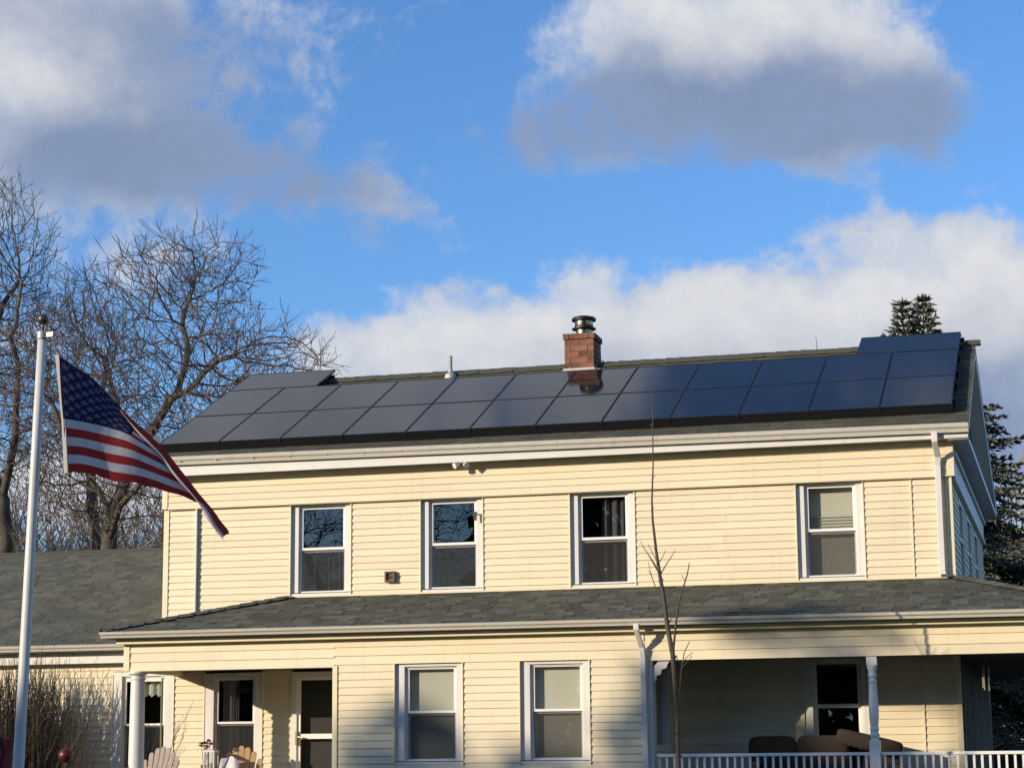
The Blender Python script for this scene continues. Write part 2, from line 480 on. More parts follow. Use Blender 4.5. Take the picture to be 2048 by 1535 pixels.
# ------------------------------------------------------------------ mesh helpers
class MB:
    def __init__(s):
        s.v = []
        s.f = []
        s.smooth = False

    def quad(s, *pts):
        n = len(s.v)
        s.v += [tuple(p) for p in pts]
        s.f.append(tuple(range(n, n + len(pts))))
        return s

    def hexa(s, b, t):      # bottom ring and top ring of four points, same turn (counter clockwise from above)
        n = len(s.v)
        s.v += [tuple(p) for p in b] + [tuple(p) for p in t]
        s.f += [(n + 3, n + 2, n + 1, n), (n + 4, n + 5, n + 6, n + 7)]
        for i in range(4):
            j = (i + 1) % 4
            s.f.append((n + i, n + j, n + 4 + j, n + 4 + i))
        return s

    def box(s, x0, x1, y0, y1, z0, z1):
        return s.hexa([(x0, y0, z0), (x1, y0, z0), (x1, y1, z0), (x0, y1, z0)],
                      [(x0, y0, z1), (x1, y0, z1), (x1, y1, z1), (x0, y1, z1)])

    def prism_x(s, prof, x0, x1, closed=True):     # profile of (y, z) swept along x
        n = len(s.v)
        k = len(prof)
        s.v += [(x0, y, z) for y, z in prof] + [(x1, y, z) for y, z in prof]
        for i in range(k if closed else k - 1):
            j = (i + 1) % k
            s.f.append((n + i, n + j, n + k + j, n + k + i))
        if closed:
            s.f.append(tuple(range(n + k - 1, n - 1, -1)))
            s.f.append(tuple(range(n + k, n + 2 * k)))
        return s

    def prism_z(s, prof, z0, z1):      # profile of (x, y)
        n = len(s.v)
        k = len(prof)
        s.v += [(x, y, z0) for x, y in prof] + [(x, y, z1) for x, y in prof]
        for i in range(k):
            j = (i + 1) % k
            s.f.append((n + i, n + j, n + k + j, n + k + i))
        s.f.append(tuple(range(n + k - 1, n - 1, -1)))
        s.f.append(tuple(range(n + k, n + 2 * k)))
        return s

    def lathe(s, prof, cx, cy, n=20):     # profile of (r, z) upwards
        b = len(s.v)
        for r, z in prof:
            for i in range(n):
                a = 2 * math.pi * i / n
                s.v.append((cx + r * math.cos(a), cy + r * math.sin(a), z))
        for k in range(len(prof) - 1):
            for i in range(n):
                j = (i + 1) % n
                s.f.append((b + k * n + i, b + k * n + j, b + (k + 1) * n + j, b + (k + 1) * n + i))
        s.f.append(tuple(range(b + n - 1, b - 1, -1)))
        s.f.append(tuple(range(b + (len(prof) - 1) * n, b + len(prof) * n)))
        return s

    def tube(s, pts, rad, n=6):
        pts = [Vector(p) for p in pts]
        if not hasattr(rad, '__len__'):
            rad = [rad] * len(pts)
        rad = [float(r) for r in rad]
        b = len(s.v)
        ref = Vector((0.31, 0.87, 0.2)).normalized()
        for i, p in enumerate(pts):
            t = (pts[min(i + 1, len(pts) - 1)] - pts[max(i - 1, 0)])
            if t.length < 1e-9:
                t = Vector((0, 0, 1))
            t.normalize()
            a = t.cross(ref)
            if a.length < 1e-3:
                a = t.cross(Vector((1, 0, 0)))
            a.normalize()
            c = t.cross(a)
            for k in range(n):
                q = 2 * math.pi * k / n
                s.v.append(tuple(p + rad[i] * (math.cos(q) * a + math.sin(q) * c)))
        for i in range(len(pts) - 1):
            for k in range(n):
                j = (k + 1) % n
                s.f.append((b + i * n + k, b + i * n + j, b + (i + 1) * n + j, b + (i + 1) * n + k))
        if n > 3:
            s.f.append(tuple(range(b + n - 1, b - 1, -1)))
            e = b + (len(pts) - 1) * n
            s.f.append(tuple(range(e, e + n)))
        return s

    def mesh(s, name, m, smooth=False):
        me = bpy.data.meshes.new(name)
        me.from_pydata(s.v, [], s.f)
        me.materials.append(MAT[m] if isinstance(m, str) else m)
        if smooth:
            me.polygons.foreach_set('use_smooth', [True] * len(me.polygons))
        me.update()
        return me

    def obj(s, name, m, parent=None, smooth=False, bevel=0.0, **tags):
        return link(name, s.mesh(name, m, smooth), parent, bevel=bevel, **tags)


def link(name, me, parent=None, mat_world=None, bevel=0.0, label=None, cat=None, group=None, kind=None):
    o = bpy.data.objects.new(name, me)
    COL.objects.link(o)
    if mat_world is not None:
        o.matrix_basis = mat_world
    if parent is not None:
        o.parent = parent
        o.matrix_parent_inverse = ABS[parent.name].inverted()
    ABS[o.name] = o.matrix_basis.copy()
    if bevel:
        b = o.modifiers.new('bevel', 'BEVEL')
        b.width = bevel
        b.segments = 2
        b.limit_method = 'ANGLE'
    tag(o, label, cat, group, kind)
    return o


ABS = {}


def tag(o, label=None, cat=None, group=None, kind=None):
    if label:
        o['label'] = label
    if cat:
        o['category'] = cat
    if group:
        o['group'] = group
    if kind:
        o['kind'] = kind


def thing(name, loc, label, cat, group=None, rz=0.0):
    o = bpy.data.objects.new(name, None)
    COL.objects.link(o)
    o.empty_display_size = 0.2
    o.location = loc
    o.rotation_euler = (0, 0, rz)
    o.matrix_basis = Matrix.Translation(loc) @ Matrix.Rotation(rz, 4, 'Z')
    ABS[o.name] = o.matrix_basis.copy()
    tag(o, label, cat, group)
    return o


def part(name, m, parent, fn, smooth=False, bevel=0.0, **tags):
    b = MB()
    fn(b)
    return b.obj(name, m, parent, smooth, bevel, **tags)


# ------------------------------------------------------------------ ground
g = MB()
g.quad((-1500, -1500, 0), (1500, -1500, 0), (1500, 1500, 0), (-1500, 1500, 0))
g.obj('lawn', 'grass', kind='structure')
g = MB()
g.quad((-300, -34, 0.004), (300, -34, 0.004), (300, -27.5, 0.004), (-300, -27.5, 0.004))
g.obj('road', 'asphalt', kind='structure')

# ------------------------------------------------------------------ house
XL, XR, DEP = -13.83, -1.60, 9.8
BRK = 5.535
house = thing('farmhouse', (-7.7, 0, 0), 'cream clapboard farmhouse with white trimmed windows and a wrapping porch', 'house')


def wall_sheet(b, x0, x1, z0, z1, y, holes):
    xs = sorted({x0, x1} | {h[0] for h in holes} | {h[1] for h in holes})
    zs = sorted({z0, z1} | {h[2] for h in holes} | {h[3] for h in holes})
    for i in range(len(xs) - 1):
        for j in range(len(zs) - 1):
            cx, cz = (xs[i] + xs[i + 1]) / 2, (zs[j] + zs[j + 1]) / 2
            if any(h[0] < cx < h[1] and h[2] < cz < h[3] for h in holes):
                continue
            b.quad((xs[i], y, zs[j]), (xs[i + 1], y, zs[j]), (xs[i + 1], y, zs[j + 1]), (xs[i], y, zs[j + 1]))


def siding(parent, x0, x1, ztop, zbot, e, y, cuts=(), lap=0.021, thin=0.003, maxlen=99.0):
    """one board object per course and stretch of wall; cuts are (xa, xb, za, zb) left free"""
    z1 = ztop
    while z1 > zbot + 0.01:
        z0 = max(z1 - e, zbot)
        segs = [(x0, x1)]
        for (xa, xb, za, zb) in cuts:
            if min(z1, zb) - max(z0, za) > 0.35 * (z1 - z0):
                new = []
                for (a, c) in segs:
                    if xb <= a or xa >= c:
                        new.append((a, c))
                    else:
                        if xa - a > 0.02:
                            new.append((a, xa))
                        if c - xb > 0.02:
                            new.append((xb, c))
                segs = new
        for (a, c) in segs:
            pieces = [(a, c)]
            if c - a > maxlen:
                t = a + random.uniform(0.35, 0.65) * (c - a)
                pieces = [(a, t), (t + 0.002, c)]
            for (p, q) in pieces:
                w = random.uniform(-0.0012, 0.0012)
                b = MB()
                yb = y - lap + w
                b.quad((p, yb, z0), (q, yb, z0), (q, y - thin, z1), (p, y - thin, z1))
                b.quad((p, y, z0), (q, y, z0), (q, yb, z0), (p, yb, z0))
                b.quad((p, y, z0), (p, yb, z0), (p, y - thin, z1))
                b.quad((q, yb, z0), (q, y, z0), (q, y - thin, z1))
                b.obj('siding_board', 'siding', parent)
        z1 = z0


def channel(b, x, z0, z1, y, w=0.016, d=0.029):
    b.box(x - w / 2, x + w / 2, y - d, y + 0.035, z0, z1)


def curtain_mesh(b, x0, x1, z0, z1, y, folds, depth, ruffle=0.0):
    n = max(8, int(folds * 8))
    prev = None
    for i in range(n + 1):
        t = i / n
        x = x0 + (x1 - x0) * t
        yy = y + depth * math.sin(2 * math.pi * folds * t + 0.7 * math.sin(9 * t)) + 0.3 * depth * math.sin(31 * t)
        zz = z0 + ruffle * math.sin(2 * math.pi * folds * t)
        cur = ((x, yy, zz), (x, yy, z1))
        if prev:
            b.quad(prev[0], cur[0], cur[1], prev[1])
        prev = cur


def window(parent, x0, x1, z0, z1, y, lead, gz, style, head=0.0, sill=0.055, cl=0.115, cr=0.10, name='window', label=None):
    """double hung window: lead is the casing plane, gz = (lower glass bottom, lower glass top, upper glass bottom, upper glass top)"""
    cy = y + lead
    w = MB()
    w.box(x0 + 0.002, x0 + cl, cy, cy + 0.16, z0 + sill, z1)
    w.box(x1 - cr, x1 - 0.002, cy, cy + 0.16, z0 + sill, z1)
    w.hexa([(x0 + 0.002, cy - 0.035, z0), (x1 - 0.002, cy - 0.035, z0), (x1 - 0.002, cy + 0.16, z0), (x0 + 0.002, cy + 0.16, z0)],
           [(x0 + 0.002, cy - 0.035, z0 + sill - 0.015), (x1 - 0.002, cy - 0.035, z0 + sill - 0.015), (x1 - 0.002, cy + 0.16, z0 + sill), (x0 + 0.002, cy + 0.16, z0 + sill)])
    if head:
        w.box(x0 + cl, x1 - cr, cy + 0.001, cy + 0.16, z1 - head, z1)
    # vinyl frame pocket
    xa, xb, za, zb = x0 + cl, x1 - cr, z0 + sill, z1 - head
    f = 0.024
    fy = cy + 0.038
    w.box(xa, xa + f, fy, fy + 0.1, za, zb)
    w.box(xb - f, xb, fy, fy + 0.1, za, zb)
    w.box(xa + f, xb - f, fy, fy + 0.1, za, za + f)
    w.box(xa + f, xb - f, fy, fy + 0.1, zb - f, zb)
    win = w.obj(name, 'white', parent, bevel=0.004)
    if label:
        win['label'] = label
    xa += f + 0.001
    xb -= f + 0.001
    za += f + 0.001
    zb -= f + 0.001
    g0, g1, g2, g3 = gz
    mid = (g1 + g2) / 2
    s = 0.032

    def sash(nm, z_lo, z_hi, ga, gb, yy):
        b = MB()
        b.box(xa, xa + s, yy, yy + 0.035, z_lo, z_hi)
        b.box(xb - s, xb, yy, yy + 0.035, z_lo, z_hi)
        b.box(xa + s, xb - s, yy, yy + 0.035, z_lo, ga)
        b.box(xa + s, xb - s, yy, yy + 0.035, gb, z_hi)
        b.obj(nm, 'vinyl', win, bevel=0.003)
        p = MB()
        p.quad((xa + s, yy + 0.012, ga), (xb - s, yy + 0.012, ga), (xb - s, yy + 0.012, gb), (xa + s, yy + 0.012, gb))
        p.obj('pane', 'glass', win)
    sash('upper_sash', mid - 0.004, zb, g2, g3, fy + 0.012)
    sash('lower_sash', za, mid + 0.03, g0, g1, fy + 0.05)
    p = MB()
    p.quad((xa + s * 0.5, fy + 0.03, za + 0.012), (xb - s * 0.5, fy + 0.03, za + 0.012), (xb - s * 0.5, fy + 0.03, mid - 0.006), (xa + s * 0.5, fy + 0.03, mid - 0.006))
    if style != 'porch':
        p.obj('screen', 'screen', win)
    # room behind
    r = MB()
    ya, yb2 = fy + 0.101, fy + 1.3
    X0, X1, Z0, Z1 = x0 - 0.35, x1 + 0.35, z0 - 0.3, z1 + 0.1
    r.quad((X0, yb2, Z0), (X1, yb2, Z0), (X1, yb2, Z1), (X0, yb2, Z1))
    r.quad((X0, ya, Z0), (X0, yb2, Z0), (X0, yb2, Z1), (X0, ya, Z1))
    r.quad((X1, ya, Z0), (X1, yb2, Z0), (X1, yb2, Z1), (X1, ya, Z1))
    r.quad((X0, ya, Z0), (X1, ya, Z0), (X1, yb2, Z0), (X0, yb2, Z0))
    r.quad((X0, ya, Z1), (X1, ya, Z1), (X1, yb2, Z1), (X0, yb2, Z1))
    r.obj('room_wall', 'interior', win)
    cyy = fy + 0.16
    c = MB()
    if style == 'shade':
        c.quad((xa - 0.02, cyy - 0.03, za - 0.02), (xb + 0.02, cyy - 0.03, za - 0.02), (xb + 0.02, cyy - 0.03, zb), (xa - 0.02, cyy - 0.03, zb))
        c.box(xa - 0.02, xb + 0.02, cyy - 0.036, cyy - 0.028, mid - 0.25, mid - 0.235)
        c.obj('roller_shade', 'shade', win)
    elif style == 'blind':
        c.quad((xa - 0.02, cyy + 0.02, za + 0.0), (xb + 0.02, cyy + 0.02, za), (xb + 0.02, cyy + 0.02, zb), (xa - 0.02, cyy + 0.02, zb))
        c.obj('roller_shade', 'shade', win)
        t = MB()
        for k in range(4):
            zz = g2 + 0.04 + 0.045 * k
            t.box(xa, xb - 0.05, cyy - 0.005, cyy + 0.005, zz, zz + 0.012)
        t.obj('blind_slats', 'curtain', win)
    elif style == 'sheer':
        curtain_mesh(c, xa + 0.36, xb + 0.05, za - 0.02, mid, cyy, 5, 0.02)
        curtain_mesh(c, xa - 0.05, xa + 0.2, za - 0.02, mid, cyy, 3, 0.02)
        c.obj('curtain', 'dark_curtain', win)
    elif style == 'folds':
        curtain_mesh(c, xa + 0.30, xb + 0.05, za - 0.02, zb, cyy, 4, 0.035)
        c.obj('curtain', 'dark_curtain', win)
        h = MB()
        h.lathe([(0.018, g0 + 0.17), (0.028, g0 + 0.19), (0.018, g0 + 0.21)], xa + 0.36, cyy - 0.06, 10)
        h.obj('pull_ring', 'vinyl', win)
    elif style == 'bar':
        c.box(xa + 0.12, xb - 0.02, cyy, cyy + 0.03, g0 + 0.13, g0 + 0.145)
        c.obj('curtain_rod', 'dark_curtain', win)
    elif style == 'valance':
        curtain_mesh(c, xa + 0.2, xb, g3 - 0.22, zb, cyy - 0.02, 4, 0.03, 0.02)
        c.obj('valance', 'green_curtain', win)
    elif style == 'drape':
        curtain_mesh(c, xa + 0.13, xa + 0.33, za, zb, cyy, 2, 0.03)
        c.obj('curtain', 'dark_curtain', win)
        t = MB()
        curtain_mesh(t, xa + 0.15, xb - 0.05, g3 - 0.19, g3 - 0.12, cyy - 0.03, 4, 0.02, 0.02)
        t.obj('valance', 'dark_curtain', win)
    return win


# ---- upper front wall
UW = [(-11.686, -10.700), (-9.567, -8.582), (-7.217, -6.231), (-3.823, -2.856)]
UZ0 = 4.105
front = MB()
holes = [(a + 0.003, b - 0.003, UZ0 + 0.003, BRK) for a, b in UW]
wall_sheet(front, XL, XR, 2.9, 6.12, 0.0, holes)
front_wall = front.obj('front_wall', 'siding', house)
cuts = [(a, b, UZ0, BRK) for a, b in UW]
siding(front_wall, XL + 0.10, -13.27, BRK, 3.78, 0.1052, 0.0)
siding(front_wall, -13.24, -2.175, BRK, 4.06, 0.1052, 0.0, cuts, maxlen=2.2)
siding(front_wall, -2.155, XR - 0.09, BRK, 4.06, 0.1052, 0.0)
# lower rows left of the first window, where the porch roof falls away at its hip
siding(front_wall, -13.24, -11.70, 4.06, 3.78, 0.1052, 0.0)
# the skirt above the break stands proud of the rest
SK = -0.045
sk = MB()
sk.box(XL - 0.005, XR + 0.045, SK, -0.0005, BRK, 6.06)
sk.obj('wall_skirt', 'siding', front_wall)
siding(front_wall, XL + 0.085, XR - 0.05, BRK + 0.525, BRK - 0.012, 0.1052, SK, maxlen=5.0)
def channels(parent, lst):
    for args in lst:
        t = MB()
        channel(t, *args)
        t.obj('channel_trim', 'trim_cream', parent)


def trims(parent, lst):
    for args in lst:
        part('corner_trim', 'trim_cream', parent, lambda b: b.box(*args), bevel=0.004)


channels(front_wall, [(x, UZ0 - 0.01, BRK, 0.0) for a, b in UW for x in (a - 0.006, b + 0.006)] + [(-2.165, 4.05, BRK, 0.0, 0.02, 0.03)])
trims(front_wall, [(XL, XL + 0.09, -0.026, 0.05, 3.7, BRK - 0.002), (XL - 0.02, XL + 0.075, SK - 0.022, 0.05, BRK, 6.06),
                   (XR - 0.08, XR + 0.018, -0.026, 0.06, 3.95, BRK - 0.002), (XR - 0.045, XR + 0.065, SK - 0.022, 0.06, BRK, 6.06)])
part('cable_cover', 'pole', front_wall, lambda b: b.box(-13.268, -13.244, -0.075, 0.0, 3.75, BRK - 0.003))
styles = ['sheer', 'bar', 'folds', 'blind']
for (a, b), st in zip(UW, styles):
    hd = 0.02 if st != 'blind' else 0.035
    window(house, a, b, UZ0, BRK - 0.001, 0.0, 0.028, (4.19, 4.785, 4.86, 5.455), st, head=hd)
# base flashing where the porch roof meets the wall
part('wall_flashing', 'trim_cream', front_wall, lambda b: b.box(-11.72, XR, -0.04, -0.019, 4.085, 4.112))

# ---- soffit, fascia, gutter of the main roof
EY, EZ = -0.33, 6.305          # eave line of the shingles
SLOPE = 0.483
RY = 3.5
RZ = EZ + SLOPE * (RY - EY)
RXL, RXR = -13.93, -1.30
part('soffit', 'soffit', house, lambda b: b.box(XL - 0.08, RXR, -0.285, -0.0, 6.06, 6.08))
def fascia(b):
    b.hexa([(RXL + 0.01, -0.315, 6.022), (RXR - 0.01, -0.315, 6.045), (RXR - 0.01, -0.285, 6.045), (RXL + 0.01, -0.285, 6.022)],
           [(RXL + 0.01, -0.315, 6.275), (RXR - 0.01, -0.315, 6.275), (RXR - 0.01, -0.285, 6.275), (RXL + 0.01, -0.285, 6.275)])
part('fascia_board', 'white', house, fascia, bevel=0.003)


def gutter(name, x0, x1, yb, zt0, zt1, h, w, parent):
    """K style trough, back against the fascia at yb, lip tops zt0..zt1 at the ends"""
    prof = [(0.0, 0.0), (-0.001, -h), (-w * 0.55, -h), (-w * 0.68, -h * 0.62), (-w * 0.92, -h * 0.42), (-w, -h * 0.12), (-w - 0.004, 0.0), (-w + 0.012, 0.004), (-w + 0.012, -0.012),
            (-w * 0.9, -h * 0.3), (-w * 0.5, -h + 0.01), (-0.012, -h + 0.01), (-0.012, 0.0)]
    b = MB()
    n = len(prof)
    for x, z in ((x0, zt0), (x1, zt1)):
        b.v += [(x, yb + p, z + q) for p, q in prof]
    for i in range(n):
        j = (i + 1) % n
        b.f.append((i, j, n + j, n + i))
    b.f.append(tuple(range(n - 1, -1, -1)))
    b.f.append(tuple(range(n, 2 * n)))
    return b.obj(name, 'gutter', parent)


gutter('gutter', RXL, RXR, -0.318, 6.318, 6.240, 0.125, 0.12, house)
b = MB()
x = XL - 0.2
while x < RXR:
    b.box(x, x + 0.03, -0.44, -0.32, 6.238, 6.246)
    x += 0.61
b.obj('gutter_hangers', 'flash', house)


# ---- main roof
def roof_pt(x, y, off=0.0):
    return (x, y, EZ + SLOPE * (y - EY) + off)


rb = MB()
rb.hexa([roof_pt(RXL, EY, -0.09), roof_pt(RXR, EY, -0.09), roof_pt(RXR, RY, -0.09), roof_pt(RXL, RY, -0.09)],
        [roof_pt(RXL, EY, -0.018), roof_pt(RXR, EY, -0.018), roof_pt(RXR, RY, -0.018), roof_pt(RXL, RY, -0.018)])
BY, BZ = 10.2, 6.25      # the back slope runs on further, at a lower pitch
rb.hexa([(RXL, RY, RZ - 0.09), (RXR, RY, RZ - 0.09), (RXR, BY, BZ - 0.09), (RXL, BY, BZ - 0.09)],
        [(RXL, RY, RZ - 0.018), (RXR, RY, RZ - 0.018), (RXR, BY, BZ - 0.018), (RXL, BY, BZ - 0.018)])
roof = rb.obj('roof', 'roof_deck', house)


def shingle_courses(x0f, x1f, n, expo, pos, up_v, nrm, tabs=(0.16, 0.34)):
    """list of shingle tabs as four ground corners on the roof plane (eave edge, up slope), per course"""
    out = []
    for c in range(n):
        s0 = c * expo
        xa, xb = x0f(s0), x1f(s0)
        x = xa + random.uniform(-0.3, 0.0)
        while x < xb:
            w = random.uniform(*tabs)
            a, q = max(x, xa), min(x + w, xb)
            if q - a > 0.02:
                out.append((c, a, q, s0, random.random()))
            x += w
    return out


def tab_mesh(b, a, q, s0, expo, P, nrm, thick, over=0.05):
    """a shingle tab: butt edge raised, head tucked under the next course"""
    hi = Vector(nrm) * thick
    lo = Vector(nrm) * 0.001
    p0, p1 = Vector(P(a, s0)), Vector(P(q, s0))
    p2, p3 = Vector(P(q, s0 + expo + over)), Vector(P(a, s0 + expo + over))
    n = len(b.v)
    b.v += [tuple(p0 + hi), tuple(p1 + hi), tuple(p2 + lo), tuple(p3 + lo), tuple(p0 - hi), tuple(p1 - hi)]
    b.f += [(n, n + 1, n + 2, n + 3), (n + 4, n + 5, n + 1, n), (n + 4, n, n + 3), (n + 5, n + 2, n + 1)]


th = math.atan(SLOPE)
upv = Vector((0, math.cos(th), math.sin(th)))
nr = Vector((0, -math.sin(th), math.cos(th)))
L = (RY - EY) / math.cos(th)
o0 = Vector((0, EY, EZ - 0.016))
P_main = lambda x, s: (x, o0.y + upv.y * s, o0.z + upv.z * s)
b = MB()
ex = 0.142
for c, a, q, s0, rnd in shingle_courses(lambda s: RXL - 0.02, lambda s: RXR + 0.015, int(L / ex), ex, None, upv, nr):
    tab_mesh(b, a, q, s0, ex, P_main, nr, 0.009 + 0.012 * rnd)
b.obj('shingle_field', 'shingle_old', roof, kind='stuff')
# ridge caps
capm = MB()
capm.v = [(-0.115, -0.15, -0.055), (0.115, -0.15, -0.055), (-0.115, 0, 0.024), (0.115, 0, 0.018), (-0.115, 0.15, -0.055), (0.115, 0.15, -0.055),
          (-0.115, -0.15, -0.085), (0.115, -0.15, -0.085)]
capm.f = [(0, 1, 3, 2), (2, 3, 5, 4), (6, 7, 1, 0)]
capm.v[0] = (-0.115, -0.15, -0.041)
cap_me = capm.mesh('ridge_shingle', 'shingle_old')
x = RXL + 0.1
while x < RXR - 0.02:
    link('ridge_shingle', cap_me, roof, Matrix.Translation((x, RY + random.uniform(-0.01, 0.01), RZ + 0.020 + random.uniform(-0.002, 0.002))) @ Matrix.Rotation(random.uniform(-0.03, 0.03), 4, 'Y'))
    x += 0.205

# gable end on the right: pediment, cornice, frieze, wall
gb = MB()
gb.v += [(XR + 0.02, 0.0, 6.0), (XR + 0.02, DEP - 0.1, 6.0), (XR + 0.02, RY, RZ - 0.1)]
gb.f.append((0, 1, 2))
ga_l = len(gb.v)
gb.v += [(XL, 0.0, 6.0), (XL, DEP - 0.1, 6.0), (XL, RY, RZ - 0.1)]
gb.f.append((3, 5, 4))
gable = gb.obj('gable_wall', 'siding', house)
b = MB()
b.hexa([(RXR - 0.26, BY - 0.05, BZ - 0.24), (RXR - 0.004, BY - 0.05, BZ - 0.24), (RXR - 0.004, RY, RZ - 0.24), (RXR - 0.26, RY, RZ - 0.24)],
       [(RXR - 0.26, BY - 0.05, BZ - 0.092), (RXR - 0.004, BY - 0.05, BZ - 0.092), (RXR - 0.004, RY, RZ - 0.092), (RXR - 0.26, RY, RZ - 0.092)])
b.hexa([(RXR - 0.26, RY, RZ - 0.24), (RXR - 0.004, RY, RZ - 0.24), (RXR - 0.004, EY + 0.03, EZ - 0.24), (RXR - 0.26, EY + 0.03, EZ - 0.24)],
       [(RXR - 0.26, RY, RZ - 0.092), (RXR - 0.004, RY, RZ - 0.092), (RXR - 0.004, EY + 0.03, EZ - 0.092), (RXR - 0.26, EY + 0.03, EZ - 0.092)])
b.obj('rake_board', 'white', house)
b = MB()
b.box(XR + 0.0, RXR - 0.015, -0.283, BY - 0.1, 6.03, 6.115)
b.obj('gable_cornice', 'white', house)
b = MB()
b.box(XR - 0.05, XR + 0.045, 0.062, DEP - 0.05, BRK, 6.029)
b.box(XR - 0.05, XR + 0.075, 0.062, DEP - 0.05, BRK - 0.05, BRK - 0.001)
b.box(XR - 0.05, XR + 0.09, 0.062, DEP - 0.05, 5.86, 5.91)
b.obj('gable_frieze', 'white', house)
# end wall
SWY = [(1.7, 2.75), (4.1, 5.15), (6.5, 7.55)]
b = MB()
ys = [0.0]
for a, q in SWY:
    ys += [a, q]
ys.append(DEP)
for i in range(len(ys) - 1):
    if i % 2 == 0:
        b.quad((XR, ys[i], 0.9), (XR, ys[i + 1], 0.9), (XR, ys[i + 1], BRK), (XR, ys[i], BRK))
    else:
        b.quad((XR, ys[i], 0.9), (XR, ys[i + 1], 0.9), (XR, ys[i + 1], 4.2), (XR, ys[i], 4.2))
        b.quad((XR, ys[i], 5.45), (XR, ys[i + 1], 5.45), (XR, ys[i + 1], BRK), (XR, ys[i], BRK))
b.quad((XL, 0, 0.9), (XL, DEP, 0.9), (XL, DEP, 6.1), (XL, 0, 6.1))
b.quad((XL, DEP, 0.9), (XR, DEP, 0.9), (XR, DEP, 6.1), (XL, DEP, 6.1))
end_wall = b.obj('end_wall', 'siding', house)
z1 = BRK - 0.05
while z1 > 4.0:
    z0 = z1 - 0.1052
    for i in range(0, len(ys) - 1, 2):
        a, q = ys[i] + (0.06 if i == 0 else 0.0), ys[i + 1]
        b = MB()
        b.quad((XR + 0.017, a, z0), (XR + 0.017, q, z0), (XR + 0.003, q, z1), (XR + 0.003, a, z1))
        b.quad((XR, a, z0), (XR, q, z0), (XR + 0.017, q, z0), (XR + 0.017, a, z0))
        b.obj('siding_board', 'siding', end_wall)
    z1 = z0
for a, q in SWY:
    b = MB()
    for u0, u1, v0, v1 in ((a, a + 0.1, 4.2, 5.45), (q - 0.1, q, 4.2, 5.45), (a + 0.1, q - 0.1, 4.2, 4.27), (a + 0.1, q - 0.1, 5.37, 5.45), (a + 0.1, q - 0.1, 4.8, 4.86)):
        b.box(XR - 0.06, XR + 0.012, u0, u1, v0, v1)
    wn = b.obj('window', 'white', house)
    b = MB()
    b.quad((XR - 0.04, a + 0.1, 4.27), (XR - 0.04, q - 0.1, 4.27), (XR - 0.04, q - 0.1, 5.37), (XR - 0.04, a + 0.1, 5.37))
    b.obj('pane', 'glass', wn)
    b = MB()
    b.quad((XR - 0.3, a - 0.2, 4.1), (XR - 0.3, q + 0.2, 4.1), (XR - 0.3, q + 0.2, 5.6), (XR - 0.3, a - 0.2, 5.6))
    b.obj('curtain', 'dark_curtain', wn)

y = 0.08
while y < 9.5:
    part('wall_plank', 'dark_boards', end_wall, lambda b: b.box(XR + 0.001, XR + 0.03 + random.uniform(0, 0.006), y, y + 0.165, 0.9, 2.985))  # dark boards, run on to the back in place of the wall's shade
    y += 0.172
# upper downspout at the right end
b = MB()
def sq_tube(b, pts, hw, hd):
    ring = []
    for (x, y, z) in pts:
        ring.append([(x - hw, y - hd, z), (x + hw, y - hd, z), (x + hw, y + hd, z), (x - hw, y + hd, z)])
    for i in range(len(ring) - 1):
        lo, hi = (ring[i], ring[i + 1]) if pts[i][2] < pts[i + 1][2] else (ring[i + 1], ring[i])
        b.hexa(lo, hi)
sq_tube(b, [(-1.775, -0.38, 6.13), (-1.775, -0.38, 5.99), (-1.755, -0.13, 5.80), (-1.765, -0.105, 5.70), (-1.765, -0.105, 4.18), (-1.745, -0.17, 4.10)], 0.042, 0.03)
b.obj('downspout', 'white', house, bevel=0.006)
part('downspout_mouth', 'brown', house, lambda b: b.box(-1.782, -1.708, -0.205, -0.17, 4.085, 4.125))

# ---- chimney
CHX0, CHX1, CHY0, CHY1, CHT = -8.045, -7.545, 3.2, 3.78, 8.665
core = MB()
core.box(CHX0 + 0.012, CHX1 - 0.012, CHY0 + 0.012, CHY1 - 0.012, 7.7, CHT - 0.03)
chim = core.obj('chimney', 'mortar', house)
bh, mj = 0.090, 0.012
z = 7.847
row = 0
bv = {}
def brick_mesh(l, w):
    k = (round(l, 3), round(w, 3))
    if k not in bv:
        b = MB()
        b.box(-l / 2, l / 2, -w / 2, w / 2, 0, bh)
        bv[k] = b.mesh('brick', 'brick')
    return bv[k]
while z + bh < CHT + 0.001:
    corb = 0.022 if CHT - z < 0.17 and CHT - z > 0.08 else (0.012 if CHT - z <= 0.08 else 0.0)
    x0, x1, y0, y1 = CHX0 - corb, CHX1 + corb, CHY0 - corb, CHY1 + corb
    odd = row % 2
    # front face
    w = x1 - x0
    lens = [0.2, w - 0.2 - mj] if odd else [w * 0.5 - mj / 2, w * 0.5 - mj / 2]
    if odd:
        lens = [0.095, w - 0.19 - 2 * mj, 0.095]
    xx = x0
    for l in lens:
        o = link('brick', brick_mesh(l, 0.09), chim, Matrix.Translation((xx + l / 2, y0 + 0.045 + random.uniform(-0.003, 0.003), z)) @ Matrix.Rotation(random.uniform(-0.012, 0.012), 4, 'Z'))
        xx += l + mj
    # right and left faces
    for sx in (x1 - 0.045, x0 + 0.045):
        dl = y1 - (y0 + 0.09 + mj)
        lens = [dl] if not odd else [dl * 0.5 - mj / 2, dl * 0.5 - mj / 2]
        yy = y0 + 0.09 + mj
        for l in lens:
            link('brick', brick_mesh(l, 0.09), chim, Matrix.Translation((sx + random.uniform(-0.003, 0.003), yy + l / 2, z)) @ Matrix.Rotation(math.pi / 2, 4, 'Z'))
            yy += l + mj
    z += bh + mj
    row += 1
